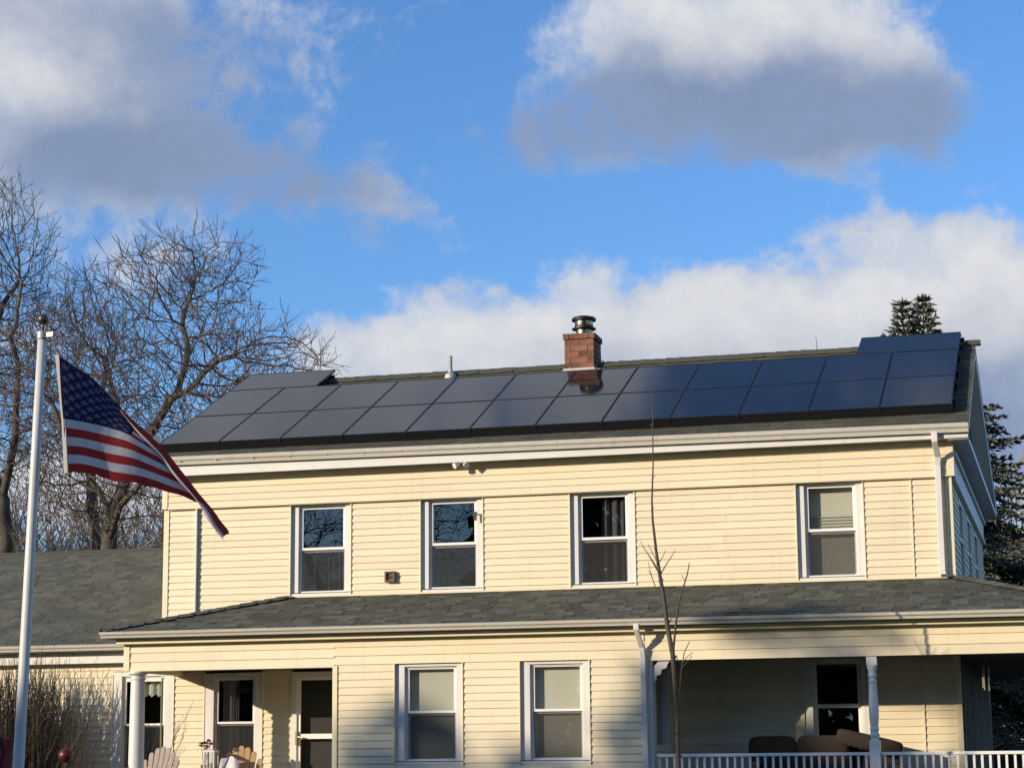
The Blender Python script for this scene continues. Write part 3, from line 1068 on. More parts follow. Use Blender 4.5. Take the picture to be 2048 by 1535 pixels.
def fl(b):
    zf = EZ + SLOPE * (CHY0 - EY)
    b.box(CHX0 - 0.02, CHX1 + 0.02, CHY0 - 0.03, CHY0 - 0.008, zf - 0.06, zf + 0.045)
    b.quad((CHX1 + 0.03, CHY0 - 0.02, zf - 0.03), (CHX1 + 0.03, CHY1 + 0.1, zf + 0.1), (CHX1 + 0.026, CHY1 + 0.1, zf + 0.30), (CHX1 + 0.026, CHY0 - 0.02, zf + 0.07))
    b.quad((CHX0 - 0.05, CHY0 - 0.16, zf - 0.05), (CHX1 + 0.12, CHY0 - 0.16, zf - 0.05), (CHX1 + 0.12, CHY0 - 0.01, zf + 0.022), (CHX0 - 0.05, CHY0 - 0.01, zf + 0.022))
part('flashing', 'flash', chim, fl)
cx, cy = -7.765, 3.47
part('flue_pipe', 'steel', chim, lambda b: b.lathe([(0.135, CHT - 0.04), (0.135, CHT + 0.09), (0.145, CHT + 0.095), (0.145, CHT + 0.11)], cx, cy, 28), smooth=False)
part('flue_collar', 'black', chim, lambda b: b.lathe([(0.14, CHT + 0.11), (0.205, CHT + 0.10), (0.205, CHT + 0.118), (0.15, CHT + 0.14)], cx, cy, 28))
part('flue_screen', 'steel', chim, lambda b: b.lathe([(0.150, CHT + 0.14), (0.155, CHT + 0.19), (0.158, CHT + 0.25)], cx, cy, 28))
part('flue_band', 'black', chim, lambda b: b.lathe([(0.161, CHT + 0.135), (0.161, CHT + 0.165), (0.159, CHT + 0.165)], cx, cy, 28))
part('flue_cap', 'black', chim, lambda b: b.lathe([(0.16, CHT + 0.235), (0.205, CHT + 0.25), (0.21, CHT + 0.285), (0.19, CHT + 0.305), (0.12, CHT + 0.325), (0.01, CHT + 0.33)], cx, cy, 28))
part('vent_pipe', 'pipe', house, lambda b: b.lathe([(0.030, 8.0), (0.030, 8.42), (0.024, 8.42), (0.024, 8.38)], -10.085, 3.3, 14))
part('vent_boot', 'flash', house, lambda b: b.lathe([(0.11, 8.0), (0.10, 8.09), (0.045, 8.13), (0.034, 8.18)], -10.085, 3.3, 14))
b = MB()
b.tube([(-3.845, 3.5, 8.1), (-3.84, 3.5, 8.30), (-3.855, 3.5, 8.42)], [0.006, 0.005, 0.003], 5)
b.obj('whip_antenna', 'black', house)

# ---- porch roof (front slope, left hip end, right hip round the corner)
PEY, PEZ = -2.06, 3.512
PTZ = 4.095
PXL, PXR = -13.83, 0.46
pth = math.atan2(PTZ - PEZ, -PEY)
HL = -11.69
pr_ = MB()
pr_.quad((PXL, PEY, PEZ - 0.02), (PXR, PEY, PEZ - 0.02), (XR, 0, PTZ - 0.02), (HL, 0, PTZ - 0.02))
pr_.quad((PXL, PEY, PEZ - 0.02), (HL, 0, PTZ - 0.02), (PXL, 0.0, PEZ - 0.02))
pr_.quad((PXR, PEY, PEZ - 0.02), (PXR, DEP, PEZ - 0.02), (XR, DEP, PTZ - 0.02), (XR, 0, PTZ - 0.02))
# underside closing
pr_.quad((PXL, PEY, PEZ - 0.06), (PXR, PEY, PEZ - 0.06), (PXR, 0, PEZ - 0.06), (PXL, 0, PEZ - 0.06))
pr_.quad((XR, 0, PEZ - 0.06), (PXR, 0, PEZ - 0.06), (PXR, DEP, PEZ - 0.06), (XR, DEP, PEZ - 0.06))
porch_roof = pr_.obj('porch_roof', 'roof_deck', house)
PL = math.hypot(PEY, PTZ - PEZ)
pup = Vector((0, math.cos(pth), math.sin(pth)))
pn = Vector((0, -math.sin(pth), math.cos(pth)))
pe = 0.186
Pp = lambda x, s: (x, PEY - 0.03 + pup.y * s, PEZ - 0.018 - 0.03 * math.tan(pth) + pup.z * s)
x0f = lambda s: PXL + (HL - PXL) * min(1.0, (s + 0.05) / PL)
x1f = lambda s: PXR + (XR - PXR) * min(1.0, (s + 0.05) / PL)
tabs = shingle_courses(x0f, x1f, int(PL / pe) + 1, pe, None, pup, pn, (0.11, 0.27))
camp = Vector((0, -30, 1.6))
tabs.sort(key=lambda t: (Vector(Pp((t[1] + t[2]) / 2, t[3])) - camp).length / (t[2] - t[1]))
vis = [t for t in tabs if t[1] < 0.35]
rest = MB()
shm = {}
rotx = Matrix.Rotation(pth, 4, 'X')
for k, (c, a, q, s0, rnd) in enumerate(vis):
    if k < 298 and s0 + pe < PL + 0.02:
        w = round((q - a) / 0.02) * 0.02
        tk = 0.010 if rnd < 0.5 else 0.019
        key = (round(w, 2), tk)
        if key not in shm:
            mb = MB()
            tab_mesh(mb, -w / 2, w / 2, 0, pe, lambda x, s: (x, s, 0), (0, 0, 1), tk)
            shm[key] = mb.mesh('shingle', 'shingle')
        link('shingle', shm[key], porch_roof, Matrix.Translation(Pp((a + q) / 2, s0)) @ rotx)
    else:
        tab_mesh(rest, a, q, s0, min(pe, PL - s0 + 0.02), Pp, pn, 0.010 if rnd < 0.5 else 0.019, 0.03)
# left hip end
lup = Vector((HL - PXL, 0, PTZ - PEZ)).normalized()
ln = Vector((-lup.z, 0, lup.x))
LL = math.hypot(HL - PXL, PTZ - PEZ)
for c in range(int(LL / pe) + 1):
    s0 = c * pe
    y = PEY * (1 - s0 / LL) - 0.03
    while y < 0:
        w = random.uniform(0.15, 0.36)
        tab_mesh(rest, y, min(y + w, 0), s0, pe, lambda yy, s: (PXL - 0.03 + lup.x * s, -yy + PEY * (1 - s0 / LL), PEZ - 0.018 + lup.z * s), ln, 0.01, 0.02)
        y += w
rest.obj('shingle_field', 'shingle', porch_roof, kind='stuff')
# hip caps on the left and right hips
hc = MB()
hc.v = [(-0.13, -0.11, -0.02), (0.13, -0.11, -0.02), (-0.13, 0, 0.03), (0.13, 0, 0.018), (-0.13, 0.11, -0.02), (0.13, 0.11, -0.02)]
hc.f = [(0, 1, 3, 2), (2, 3, 5, 4)]
hcm = hc.mesh('hip_shingle', 'shingle')
for A, B in (((PXL, PEY, PEZ), (HL, 0, PTZ)), ((PXR, PEY, PEZ), (XR, 0, PTZ))):
    A, B = Vector(A), Vector(B)
    d = B - A
    n = int(d.length / 0.2)
    q = d.to_track_quat('X', 'Z').to_matrix().to_4x4()
    for i in range(n):
        link('hip_shingle', hcm, porch_roof, Matrix.Translation(A + d * ((i + 0.5) / n) + Vector((0, 0, 0.012))) @ q)
gutter('gutter', PXL - 0.02, PXR, PEY + 0.02, PEZ - 0.025, PEZ - 0.04, 0.085, 0.115, house)
part('soffit', 'soffit', house, lambda b: b.box(PXL + 0.03, PXR - 0.02, PEY + 0.03, -1.80, 3.395, 3.41))
part('eave_board', 'white', house, lambda b: b.box(PXL + 0.02, PXR - 0.02, PEY + 0.02, PEY + 0.04, 3.39, PEZ - 0.03))
part('trim_band', 'trim_cream', house, lambda b: b.box(-13.67, 0.26, -1.945, -1.80, 3.318, 3.385), bevel=0.004)
part('eave_end', 'soffit', house, lambda b: b.box(PXL + 0.03, -13.6, PEY + 0.05, 0.0, 3.395, 3.412))

# ---- porch fascia and enclosed middle room
FY = -1.80
EX0, EX1 = -10.32, -5.70
LW = [(-9.383, -8.379), (-7.537, -6.543)]
FB = 2.925
pf = MB()
pf.box(-13.60, EX0, FY, FY + 0.16, FB, 3.335)
pf.box(EX1, 0.2, FY, FY + 0.16, FB, 3.335)
pf.box(0.04, 0.2, FY + 0.16, DEP, FB, 3.335)
pf.box(-13.60, -13.46, FY + 0.16, 0.0, FB, 3.335)
wall_sheet(pf, EX0, EX1, 0.6, 3.335, FY, [(a + 0.003, b_ - 0.003, 1.535, 2.955) for a, b_ in LW])
pf.quad((EX0, FY, 0.6), (EX0, 0, 0.6), (EX0, 0, 3.335), (EX0, FY, 3.335))
porch_front = pf.obj('porch_front', 'siding', house)
siding(porch_front, -13.50, EX0 + 0.02, 3.327, FB - 0.008, 0.1345, FY, maxlen=2.0)
siding(porch_front, EX0 + 0.02, EX1 - 0.06, 3.327, 2.955, 0.124, FY, maxlen=3.0)
siding(porch_front, EX1 + 0.02, 0.19, 3.327, FB - 0.008, 0.1345, FY, maxlen=3.0)
siding(porch_front, EX0 + 0.09, EX1 - 0.06, 2.955, 1.2, 0.1075, FY, [(a, b_, 1.53, 2.96) for a, b_ in LW])
channels(porch_front, [(x, 1.525, 2.955, FY) for a, b_ in LW for x in (a - 0.006, b_ + 0.006)])
trims(porch_front, [(EX0, EX0 + 0.075, FY - 0.028, FY + 0.05, 0.7, 2.94), (-13.60, -13.505, FY - 0.028, FY + 0.05, FB, 3.333), (EX1 - 0.055, EX1 - 0.005, FY - 0.028, FY + 0.05, 0.7, FB)])
part('corner_post', 'white', porch_front, lambda b: b.box(EX1 + 0.0, EX1 + 0.05, FY - 0.01, FY + 0.05, 0.7, FB))
for a, b_ in LW:
    window(house, a, b_, 1.53, 2.953, FY, 0.024, (1.62, 2.225, 2.29, 2.87), 'shade', head=0.045, cl=0.135, cr=0.095)
# right wall of the enclosed room, seen very obliquely, with a dark window
b = MB()
b.quad((EX1, FY + 0.05, 0.7), (EX1, -1.45, 0.7), (EX1, -1.45, FB), (EX1, FY + 0.05, FB))
b.quad((EX1, -1.45, 0.7), (EX1, -0.55, 0.7), (EX1, -0.55, 1.75), (EX1, -1.45, 1.75))
b.quad((EX1, -0.55, 0.7), (EX1, 0, 0.7), (EX1, 0, FB), (EX1, -0.55, FB))
b.quad((EX1 - 0.1, -1.45, 1.75), (EX1 - 0.1, -0.55, 1.75), (EX1 - 0.1, -0.55, FB), (EX1 - 0.1, -1.45, FB))
b.obj('porch_room_wall', 'siding', house)
b = MB()
b.box(EX1 - 0.09, EX1 + 0.02, -1.5, -1.42, 1.70, FB)
b.box(EX1 - 0.09, EX1 + 0.02, -0.58, -0.50, 1.70, FB)
b.box(EX1 - 0.09, EX1 + 0.02, -1.42, -0.58, 1.70, 1.78)
wn = b.obj('window', 'white', house)
part('pane', 'glass', wn, lambda b: b.quad((EX1 - 0.03, -1.42, 1.78), (EX1 - 0.03, -0.58, 1.78), (EX1 - 0.03, -0.58, FB), (EX1 - 0.03, -1.42, FB)))
part('black_backing', 'black', wn, lambda b: b.quad((EX1 - 0.06, -1.42, 1.78), (EX1 - 0.06, -0.58, 1.78), (EX1 - 0.06, -0.58, FB), (EX1 - 0.06, -1.42, FB)))  # flat black sheet in place of the unlit room behind
# lower downspout at the right corner of the enclosed room
b = MB()
sq_tube(b, [(-5.80, PEY - 0.04, 3.41), (-5.80, PEY - 0.04, 3.33), (-5.775, FY - 0.09, 3.10), (-5.765, FY - 0.065, 2.98), (-5.745, FY - 0.065, 0.9)], 0.036, 0.03)
b.obj('downspout', 'white', house, bevel=0.006)

# ---- porch ceiling, floor, foundation
for cb in ((-13.45, EX0, FY + 0.161, -0.002), (EX1, 0.04, FY + 0.161, -0.002), (XR, 0.04, -0.002, DEP)):
    part('porch_ceiling', 'ceiling', house, lambda b: b.box(*cb, 2.99, 3.0))
part('porch_floor', 'boards', house, lambda b: (b.box(-13.75, 0.35, -2.0, 0.0, 0.82, 0.88), b.box(XR, 0.35, 0.0, DEP, 0.82, 0.88)))
part('foundation', 'stone', house, lambda b: (b.box(XL, XR, 0.0, DEP, -0.1, 0.9), b.box(-13.7, 0.3, -1.92, -0.001, -0.1, 0.819), b.box(-21.0, XL - 0.001, 0.03, 8.0, -0.1, 0.9)))

# ---- back wall of the porch (ground floor) and annex wall
AX0 = -21.0
AW = [(-14.64, -13.61), (-13.08, -12.13)]
RW = (-3.80, -2.885)
DR = (-11.64, -10.72)
gw = MB()
wall_sheet(gw, AX0, EX0, 0.9, 3.16, 0.0, [(AW[0][0] + 0.003, AW[0][1] - 0.003, 1.53, 3.0), (AW[1][0] + 0.003, AW[1][1] - 0.003, 1.45, 2.96), (DR[0], DR[1], 0.9, 2.95)])
wall_sheet(gw, EX1, XR, 0.9, 3.16, 0.0, [(RW[0] + 0.003, RW[1] - 0.003, 1.30, 2.985)])
porch_wall = gw.obj('ground_floor_wall', 'siding', house)
siding(porch_wall, -16.6, AW[0][0], 3.14, 1.3, 0.1085, 0.0)
siding(porch_wall, -21.0, -16.602, 3.14, 2.6, 0.1085, 0.0)
siding(porch_wall, AW[0][1], AW[1][0], 2.985, 1.3, 0.1085, 0.0)
siding(porch_wall, AW[0][0], -13.47, 3.14, 3.01, 0.1085, 0.0)
siding(porch_wall, AW[1][1], DR[0], 2.985, 1.3, 0.1085, 0.0)
siding(porch_wall, EX1 + 0.01, RW[0], 2.985, 1.2, 0.1085, 0.0)
siding(porch_wall, RW[1], -2.125, 2.985, 1.2, 0.1085, 0.0)
siding(porch_wall, -2.10, XR - 0.07, 2.985, 1.2, 0.1085, 0.0)
channels(porch_wall, [(-2.113, 1.2, 2.985, 0.0, 0.02, 0.03)] + [(x, 1.3, 2.96, 0.0) for x in (AW[0][0] - 0.006, AW[0][1] + 0.006, AW[1][0] - 0.006, AW[1][1] + 0.006, RW[0] - 0.006, RW[1] + 0.006, DR[0] - 0.006)])
trims(porch_wall, [(XR - 0.07, XR + 0.018, -0.026, 0.06, 1.0, 2.985)])
window(house, AW[0][0], AW[0][1], 1.35, 3.0, 0.0, -0.02, (1.45, 2.145, 2.20, 2.85), 'valance', head=0.07, cl=0.15, cr=0.145)
window(house, AW[1][0], AW[1][1], 1.35, 2.95, 0.0, -0.02, (1.45, 2.15, 2.21, 2.845), 'drape', head=0.06, cl=0.15, cr=0.115)
window(house, RW[0], RW[1], 1.30, 2.985, 0.0, -0.01, (1.40, 2.285, 2.34, 2.93), 'porch', head=0.03, cl=0.125, cr=0.10)

# ---- storm door
b = MB()
b.box(DR[0], DR[0] + 0.085, -0.03, 0.12, 0.9, 2.95)
b.box(DR[1] - 0.08, DR[1], -0.03, 0.12, 0.9, 2.95)
b.box(DR[0] + 0.085, DR[1] - 0.08, -0.03, 0.12, 2.87, 2.95)
door = b.obj('door', 'white', house, bevel=0.004)
d0, d1 = DR[0] + 0.088, DR[1] - 0.083
b = MB()
b.box(d0, d0 + 0.05, 0.0, 0.03, 0.92, 2.865)
b.box(d1 - 0.05, d1, 0.0, 0.03, 0.92, 2.865)
b.box(d0 + 0.05, d1 - 0.05, 0.0, 0.03, 2.82, 2.865)
b.box(d0 + 0.05, d1 - 0.05, 0.0, 0.03, 1.935, 2.01)
b.box(d0 + 0.05, d1 - 0.05, 0.0, 0.03, 0.92, 1.1)
b.obj('door_frame', 'vinyl', door)
part('pane', 'glass', door, lambda b: (b.quad((d0 + 0.05, 0.012, 2.01), (d1 - 0.05, 0.012, 2.01), (d1 - 0.05, 0.012, 2.82), (d0 + 0.05, 0.012, 2.82)),
                                       b.quad((d0 + 0.05, 0.012, 1.1), (d1 - 0.05, 0.012, 1.1), (d1 - 0.05, 0.012, 1.935), (d0 + 0.05, 0.012, 1.935))))
part('inner_door', 'interior', door, lambda b: b.box(d0 - 0.05, d1 + 0.05, 0.125, 0.17, 0.9, 2.9))
part('handle', 'brass', door, lambda b: (b.box(d0 - 0.015, d0 + 0.012, -0.045, -0.005, 1.84, 2.05), b.tube([(d0 + 0.02, -0.03, 1.965), (d0 + 0.11, -0.05, 1.955)], 0.011, 8)))

# ---- round column at the left corner
part('porch_column', 'white', house, lambda b: b.lathe([(0.16, 0.88), (0.16, 0.95), (0.13, 0.97), (0.118, 1.05), (0.114, 1.6), (0.104, 2.72), (0.100, 2.80), (0.118, 2.805), (0.118, 2.825), (0.104, 2.83),
                                                        (0.106, 2.86), (0.135, 2.885), (0.15, 2.89), (0.15, 2.922)], -13.42, -1.70, 32), smooth=False)
house.children[-1].data.polygons.foreach_set('use_smooth', [len(p.vertices) == 4 for p in house.children[-1].data.polygons])

# ---- turned post on the right
PX, PY = -2.655, -1.73
def post(b):
    b.box(PX - 0.07, PX + 0.07, PY - 0.07, PY + 0.07, 0.88, 1.80)
    b.box(PX - 0.07, PX + 0.07, PY - 0.07, PY + 0.07, 2.80, 2.922)
    b.lathe([(0.068, 1.80), (0.050, 1.83), (0.062, 1.86), (0.068, 1.88), (0.060, 1.90), (0.046, 1.915), (0.058, 1.94), (0.062, 1.96), (0.050, 1.985), (0.056, 2.02), (0.064, 2.12), (0.066, 2.22), (0.063, 2.35), (0.056, 2.48),
             (0.050, 2.565), (0.060, 2.575), (0.062, 2.59), (0.050, 2.605), (0.048, 2.64), (0.062, 2.66), (0.064, 2.675), (0.050, 2.69), (0.052, 2.72), (0.066, 2.76), (0.072, 2.80)], PX, PY, 24)
part('porch_post', 'vinyl', house, post, bevel=0.004)

# ---- scroll bracket in the corner
def bracket(b):
    pts = [(-5.645, 2.62), (-5.60, 2.665), (-5.60, 2.715), (-5.535, 2.735), (-5.525, 2.80), (-5.455, 2.82), (-5.44, 2.875), (-5.40, 2.92), (-5.56, 2.92), (-5.645, 2.83)]
    k = len(pts)
    n = len(b.v)
    b.v += [(x, FY + 0.02, z) for x, z in pts] + [(x, FY + 0.06, z) for x, z in pts]
    b.f.append(tuple(range(n, n + k)))
    b.f.append(tuple(range(n + 2 * k - 1, n + k - 1, -1)))
    for i in range(k):
        j = (i + 1) % k
        b.f.append((n + i, n + k + i, n + k + j, n + j))
part('corner_bracket', 'white', house, bracket)

# ---- annex roof, gutter, frieze
AEY, AEZ = -0.42, 3.43
ARY = 4.0
ARZ = 5.365
asl = (ARZ - AEZ) / (ARY - AEY)
ath = math.atan(asl)
b = MB()
b.hexa([(AX0, AEY, AEZ - 0.07), (XL, AEY, AEZ - 0.07), (XL, ARY, ARZ - 0.07), (AX0, ARY, ARZ - 0.07)],
       [(AX0, AEY, AEZ - 0.016), (XL, AEY, AEZ - 0.016), (XL, ARY, ARZ - 0.016), (AX0, ARY, ARZ - 0.016)])
b.hexa([(AX0, ARY, ARZ - 0.07), (XL, ARY, ARZ - 0.07), (XL, 8.4, AEZ - 0.07), (AX0, 8.4, AEZ - 0.07)],
       [(AX0, ARY, ARZ - 0.016), (XL, ARY, ARZ - 0.016), (XL, 8.4, AEZ - 0.016), (AX0, 8.4, AEZ - 0.016)])
annex_roof = b.obj('annex_roof', 'roof_deck', house)
aup = Vector((0, math.cos(ath), math.sin(ath)))
an = Vector((0, -math.sin(ath), math.cos(ath)))
Pa = lambda x, s: (x, AEY - 0.03 + aup.y * s, AEZ - 0.03 * asl - 0.014 + aup.z * s)
b = MB()
ae_ = 0.152
for c, a, q, s0, rnd in shingle_courses(lambda s: AX0, lambda s: XL - 0.003, int((ARY - AEY) / math.cos(ath) / ae_) + 1, ae_, None, aup, an, (0.12, 0.28)):
    tab_mesh(b, a, q, s0, ae_, Pa, an, 0.010 if rnd < 0.5 else 0.019, 0.02)
b.obj('shingle_field', 'shingle', annex_roof, kind='stuff')
x = AX0 + 0.1
while x < XL - 0.1:
    link('ridge_shingle', cap_me, annex_roof, Matrix.Translation((x, ARY, ARZ + 0.008 + random.uniform(-0.005, 0.005))))
    x += 0.205
gutter('gutter', AX0, -13.95, -0.36, 3.42, 3.415, 0.09, 0.115, house)
part('annex_frieze', 'white', house, lambda b: b.box(AX0, -13.61, -0.2, -0.001, 3.14, 3.30))
part('annex_soffit', 'soffit', house, lambda b: b.box(AX0, -13.61, -0.365, -0.001, 3.31, 3.325))
part('annex_gable', 'siding', house, lambda b: b.box(AX0, AX0 + 0.05, 0.0, 8.0, 0.9, 3.3))

# ---- small wall fittings
part('wall_vent', 'vent', house, lambda b: (b.box(-10.125, -9.965, -0.085, -0.004, 4.275, 4.305), b.box(-10.125, -9.965, -0.085, -0.004, 4.415, 4.44), b.box(-10.125, -10.10, -0.085, -0.004, 4.305, 4.415), b.box(-9.99, -9.965, -0.085, -0.004, 4.305, 4.415),
                                            b.box(-10.10, -9.99, -0.05, -0.004, 4.305, 4.415), b.hexa([(-10.10, -0.08, 4.35), (-9.99, -0.08, 4.35), (-9.99, -0.05, 4.35), (-10.10, -0.05, 4.35)], [(-10.10, -0.07, 4.36), (-9.99, -0.07, 4.36), (-9.99, -0.05, 4.36), (-10.10, -0.05, 4.36)])))

fl_t = thing('floodlight', (-8.85, -0.2, 6.06), 'white twin floodlight under the main eave above the upstairs windows', 'floodlight')
part('mounting_plate', 'vinyl', fl_t, lambda b: b.lathe([(0.055, 6.04), (0.06, 6.06)], -8.85, -0.2, 16))
for sx in (-1, 1):
    def lamp(b, sx=sx):
        p = Vector((-8.85 + 0.035 * sx, -0.22, 6.03))
        d = Vector((0.75 * sx, -0.75, -0.55)).normalized()
        b.tube([p, p + d * 0.035, p + d * 0.045, p + d * 0.085, p + d * 0.10], [0.02, 0.025, 0.032, 0.044, 0.046], 14)
    part('lamp_head', 'vinyl', fl_t, lamp)

th_t = thing('thermometer', (-8.63, 0.0, 5.17), 'small dark brown thermometer fixed on the right casing of the second upstairs window', 'thermometer')
part('mounting_arm', 'brown', th_t, lambda b: b.box(-8.70, -8.672, -0.06, 0.012, 5.27, 5.285))
part('dial', 'brown', th_t, lambda b: (b.hexa([(-8.705, -0.075, 5.165), (-8.665, -0.075, 5.165), (-8.665, -0.045, 5.165), (-8.705, -0.045, 5.165)], [(-8.71, -0.08, 5.30), (-8.66, -0.08, 5.30), (-8.66, -0.045, 5.30), (-8.71, -0.045, 5.30)])))

# ------------------------------------------------------------------ solar panels
p_or = Vector((0, -0.12, 6.575))        # lower edge of the array
PT = math.atan(SLOPE)
PT = math.atan(0.478)
pU = Vector((0, math.cos(PT), math.sin(PT)))
Rot = Matrix.Rotation(PT, 4, 'X')


def panel_meshes(w, h, skirt):
    f, t = 0.011, 0.04
    fr = MB()
    fr.box(-w / 2, w / 2, 0, f, -t, 0)
    fr.box(-w / 2, w / 2, h - f, h, -t, 0)
    fr.box(-w / 2, -w / 2 + f, f, h - f, -t, 0)
    fr.box(w / 2 - f, w / 2, f, h - f, -t, 0)
    gl = MB()
    gl.quad((-w / 2 + f, f, -0.004), (w / 2 - f, f, -0.004), (w / 2 - f, h - f, -0.004), (-w / 2 + f, h - f, -0.004))
    bk = MB()
    bk.quad((-w / 2 + f, f, -0.012), (-w / 2 + f, h - f, -0.012), (w / 2 - f, h - f, -0.012), (w / 2 - f, f, -0.012))
    res = [('frame', fr.mesh('panel_frame', 'black')), ('glass', gl.mesh('panel_glass', 'panel')), ('backsheet', bk.mesh('panel_backsheet', 'black'))]
    for c0 in (0.22, h - 0.26):
        cl = MB()
        cl.box(w / 2 - 0.012, w / 2 + 0.018, c0, c0 + 0.04, -0.02, 0.006)
        res.append(('clamp', cl.mesh('panel_clamp', 'black')))
    if skirt:
        s = MB()
        s.hexa([(-w / 2 - 0.006, 0.036, -0.185), (w / 2 + 0.006, 0.036, -0.185), (w / 2 + 0.006, 0.046, -0.185), (-w / 2 - 0.006, 0.046, -0.185)],
               [(-w / 2 - 0.006, -0.012, -0.002), (w / 2 + 0.006, -0.012, -0.002), (w / 2 + 0.006, -0.001, -0.002), (-w / 2 - 0.006, -0.001, -0.002)])
        res.append(('skirt', s.mesh('panel_skirt', 'black')))
        c2 = MB()
        c2.box(w / 2 - 0.01, w / 2 + 0.018, -0.018, 0.0, -0.05, 0.0)
        res.append(('skirt_clip', c2.mesh('panel_skirt_clip', 'black')))
    return res


PITCH_X, PH = 1.0328, 1.548
PW = PITCH_X - 0.012
PAN_L, PAN_R = -13.91, -1.52
S1 = 0.0          # slope distance of the lower edge of the bottom row
S2 = S1 + PH + 0.014
S3 = S2 + PH + 0.014
ORD = ['first', 'second', 'third', 'fourth', 'fifth', 'sixth', 'seventh', 'eighth', 'ninth', 'tenth', 'eleventh', 'last']
low_m = panel_meshes(PW, PH, True)
mid_m = panel_meshes(PW, PH, False)
top_m = panel_meshes(1.60, 1.046, False)


def solar(x, s, meshes, label, tilt=0.0):
    pos = p_or + pU * s + Vector((x, 0, 0))
    o = bpy.data.objects.new('solar_panel', None)
    COL.objects.link(o)
    o.empty_display_size = 0.2
    o.matrix_basis = Matrix.Translation(pos) @ Matrix.Rotation(PT + tilt, 4, 'X')
    ABS[o.name] = o.matrix_basis.copy()
    tag(o, label, 'solar panel', 'solar panels on the main roof')
    for nm, me in meshes:
        c = bpy.data.objects.new(nm, me)
        COL.objects.link(c)
        c.parent = o
        ABS[c.name] = o.matrix_basis.copy()


for i in range(12):
    x = PAN_L + PW / 2 + i * PITCH_X
    j = 11 - i
    def where(i):
        return {0: 'at its left end', 11: 'at its right end'}.get(i, ('%s from its left end' % ORD[i]) if i < 6 else ('%s from its right end' % ORD[11 - i]))
    lb = 'dark solar panel in the bottom row along the eave, ' + where(i)
    solar(x, S1, low_m, lb, random.uniform(-0.0015, 0.0015))
    lb = 'dark solar panel in the middle row, ' + where(i)
    if i == 6:
        lb = 'dark solar panel in the middle row with the brick chimney mirrored in it'
    solar(x, S2, mid_m, lb, random.uniform(-0.0015, 0.0015))
solar(PAN_L + 0.80, S3, top_m, 'lone landscape solar panel topping the left end of the array near the flag')
solar(PAN_R - 0.80, S3, top_m, 'lone landscape solar panel topping the right end of the array by the spruce')
# rails under the panels
RAILS = ['lower rail under the bottom row', 'upper rail under the bottom row', 'lower rail under the middle row', 'upper rail under the middle row', 'lower rail under the lone', 'upper rail under the lone']
for ri, s in enumerate((S1 + 0.35, S1 + 1.25, S2 + 0.35, S2 + 1.25, S3 + 0.3, S3 + 0.8)):
    segs = [(PAN_L + 0.05, PAN_R + 0.03)] if s < S3 else [(PAN_L + 0.05, PAN_L + 1.66), (PAN_R - 1.62, PAN_R + 0.06)]
    for a, q in segs:
        b = MB()
        b.box(a, q, -0.02, 0.02, -0.09, -0.042)
        x = a + 0.3
        while x < q:
            b.box(x, x + 0.06, -0.04, 0.04, -0.14, -0.09)
            x += 1.2
        o = link('mounting_rail', b.mesh('mounting_rail', 'black'), None, Matrix.Translation(p_or + pU * s) @ Rot,
                 label='black mounting rail, ' + RAILS[ri] + (' of solar panels' if s < S3 else ' top panel at the left end' if a < -8 else ' top panel at the right end'), cat='mounting rail', group='rails under the solar panels')

# ------------------------------------------------------------------ flagpole and flag
fpx, fpy = -9.79, -12.0
pole_t = thing('flagpole', (fpx, fpy, 0), 'white painted flagpole with a dark ball on top', 'flagpole')
lean = lambda z: (fpx + 0.0245 * z, fpy, z)
part('pole', 'pole', pole_t, lambda b: b.tube([lean(z) for z in (0, 1.5, 3.0, 4.5, 5.70)], [0.059, 0.054, 0.050, 0.046, 0.042], 24), smooth=True)
def truck(b):
    b.tube([lean(5.70), lean(5.715), lean(5.775), lean(5.785)], [0.047, 0.052, 0.052, 0.035], 20)
    x, y, z = lean(5.74)
    b.box(x + 0.03, x + 0.125, y - 0.02, y + 0.02, z - 0.02, z + 0.03)
part('truck', 'flash', pole_t, truck)
def ball(b):
    x, y, z = lean(5.905)
    b.lathe([(0.012, z - 0.13), (0.012, z - 0.058)] + [(0.055 * math.sin(a), z - 0.055 * math.cos(a)) for a in np.linspace(0.2, math.pi - 0.02, 14)], x, y, 22)
part('ball_finial', 'bronze', pole_t, ball, smooth=True)
def halyard(b):
    x, y, z = lean(5.74)
    b.tube([(x + 0.125, y, z), (-9.50, -12.0, 5.56)], 0.004, 5)
    b.tube([(-9.33, -12.0, 4.36), (-9.36, -12.0, 3.4), (-9.50, -12.0, 1.6), lean(1.2)], 0.0022, 5)
part('halyard', 'cord', pole_t, halyard)


def interp(tab, t):
    n = len(tab) - 1
    k = min(int(t * n), n - 1)
    f = t * n - k
    a, b_ = tab[k], tab[k + 1]
    return (a[0] + (b_[0] - a[0]) * f, a[1] + (b_[1] - a[1]) * f)


def smooth_tab(tab, n=24):
    # Catmull-Rom resample
    out = []
    m = len(tab) - 1
    for i in range(n + 1):
        t = i / n * m
        k = min(int(t), m - 1)
        f = t - k
        p0, p1, p2, p3 = tab[max(k - 1, 0)], tab[k], tab[k + 1], tab[min(k + 2, m)]
        out.append(tuple(0.5 * (2 * p1[c] + (p2[c] - p0[c]) * f + (2 * p0[c] - 5 * p1[c] + 4 * p2[c] - p3[c]) * f * f + (3 * p1[c] - p0[c] - 3 * p2[c] + p3[c]) * f ** 3) for c in (0, 1)))
    return out


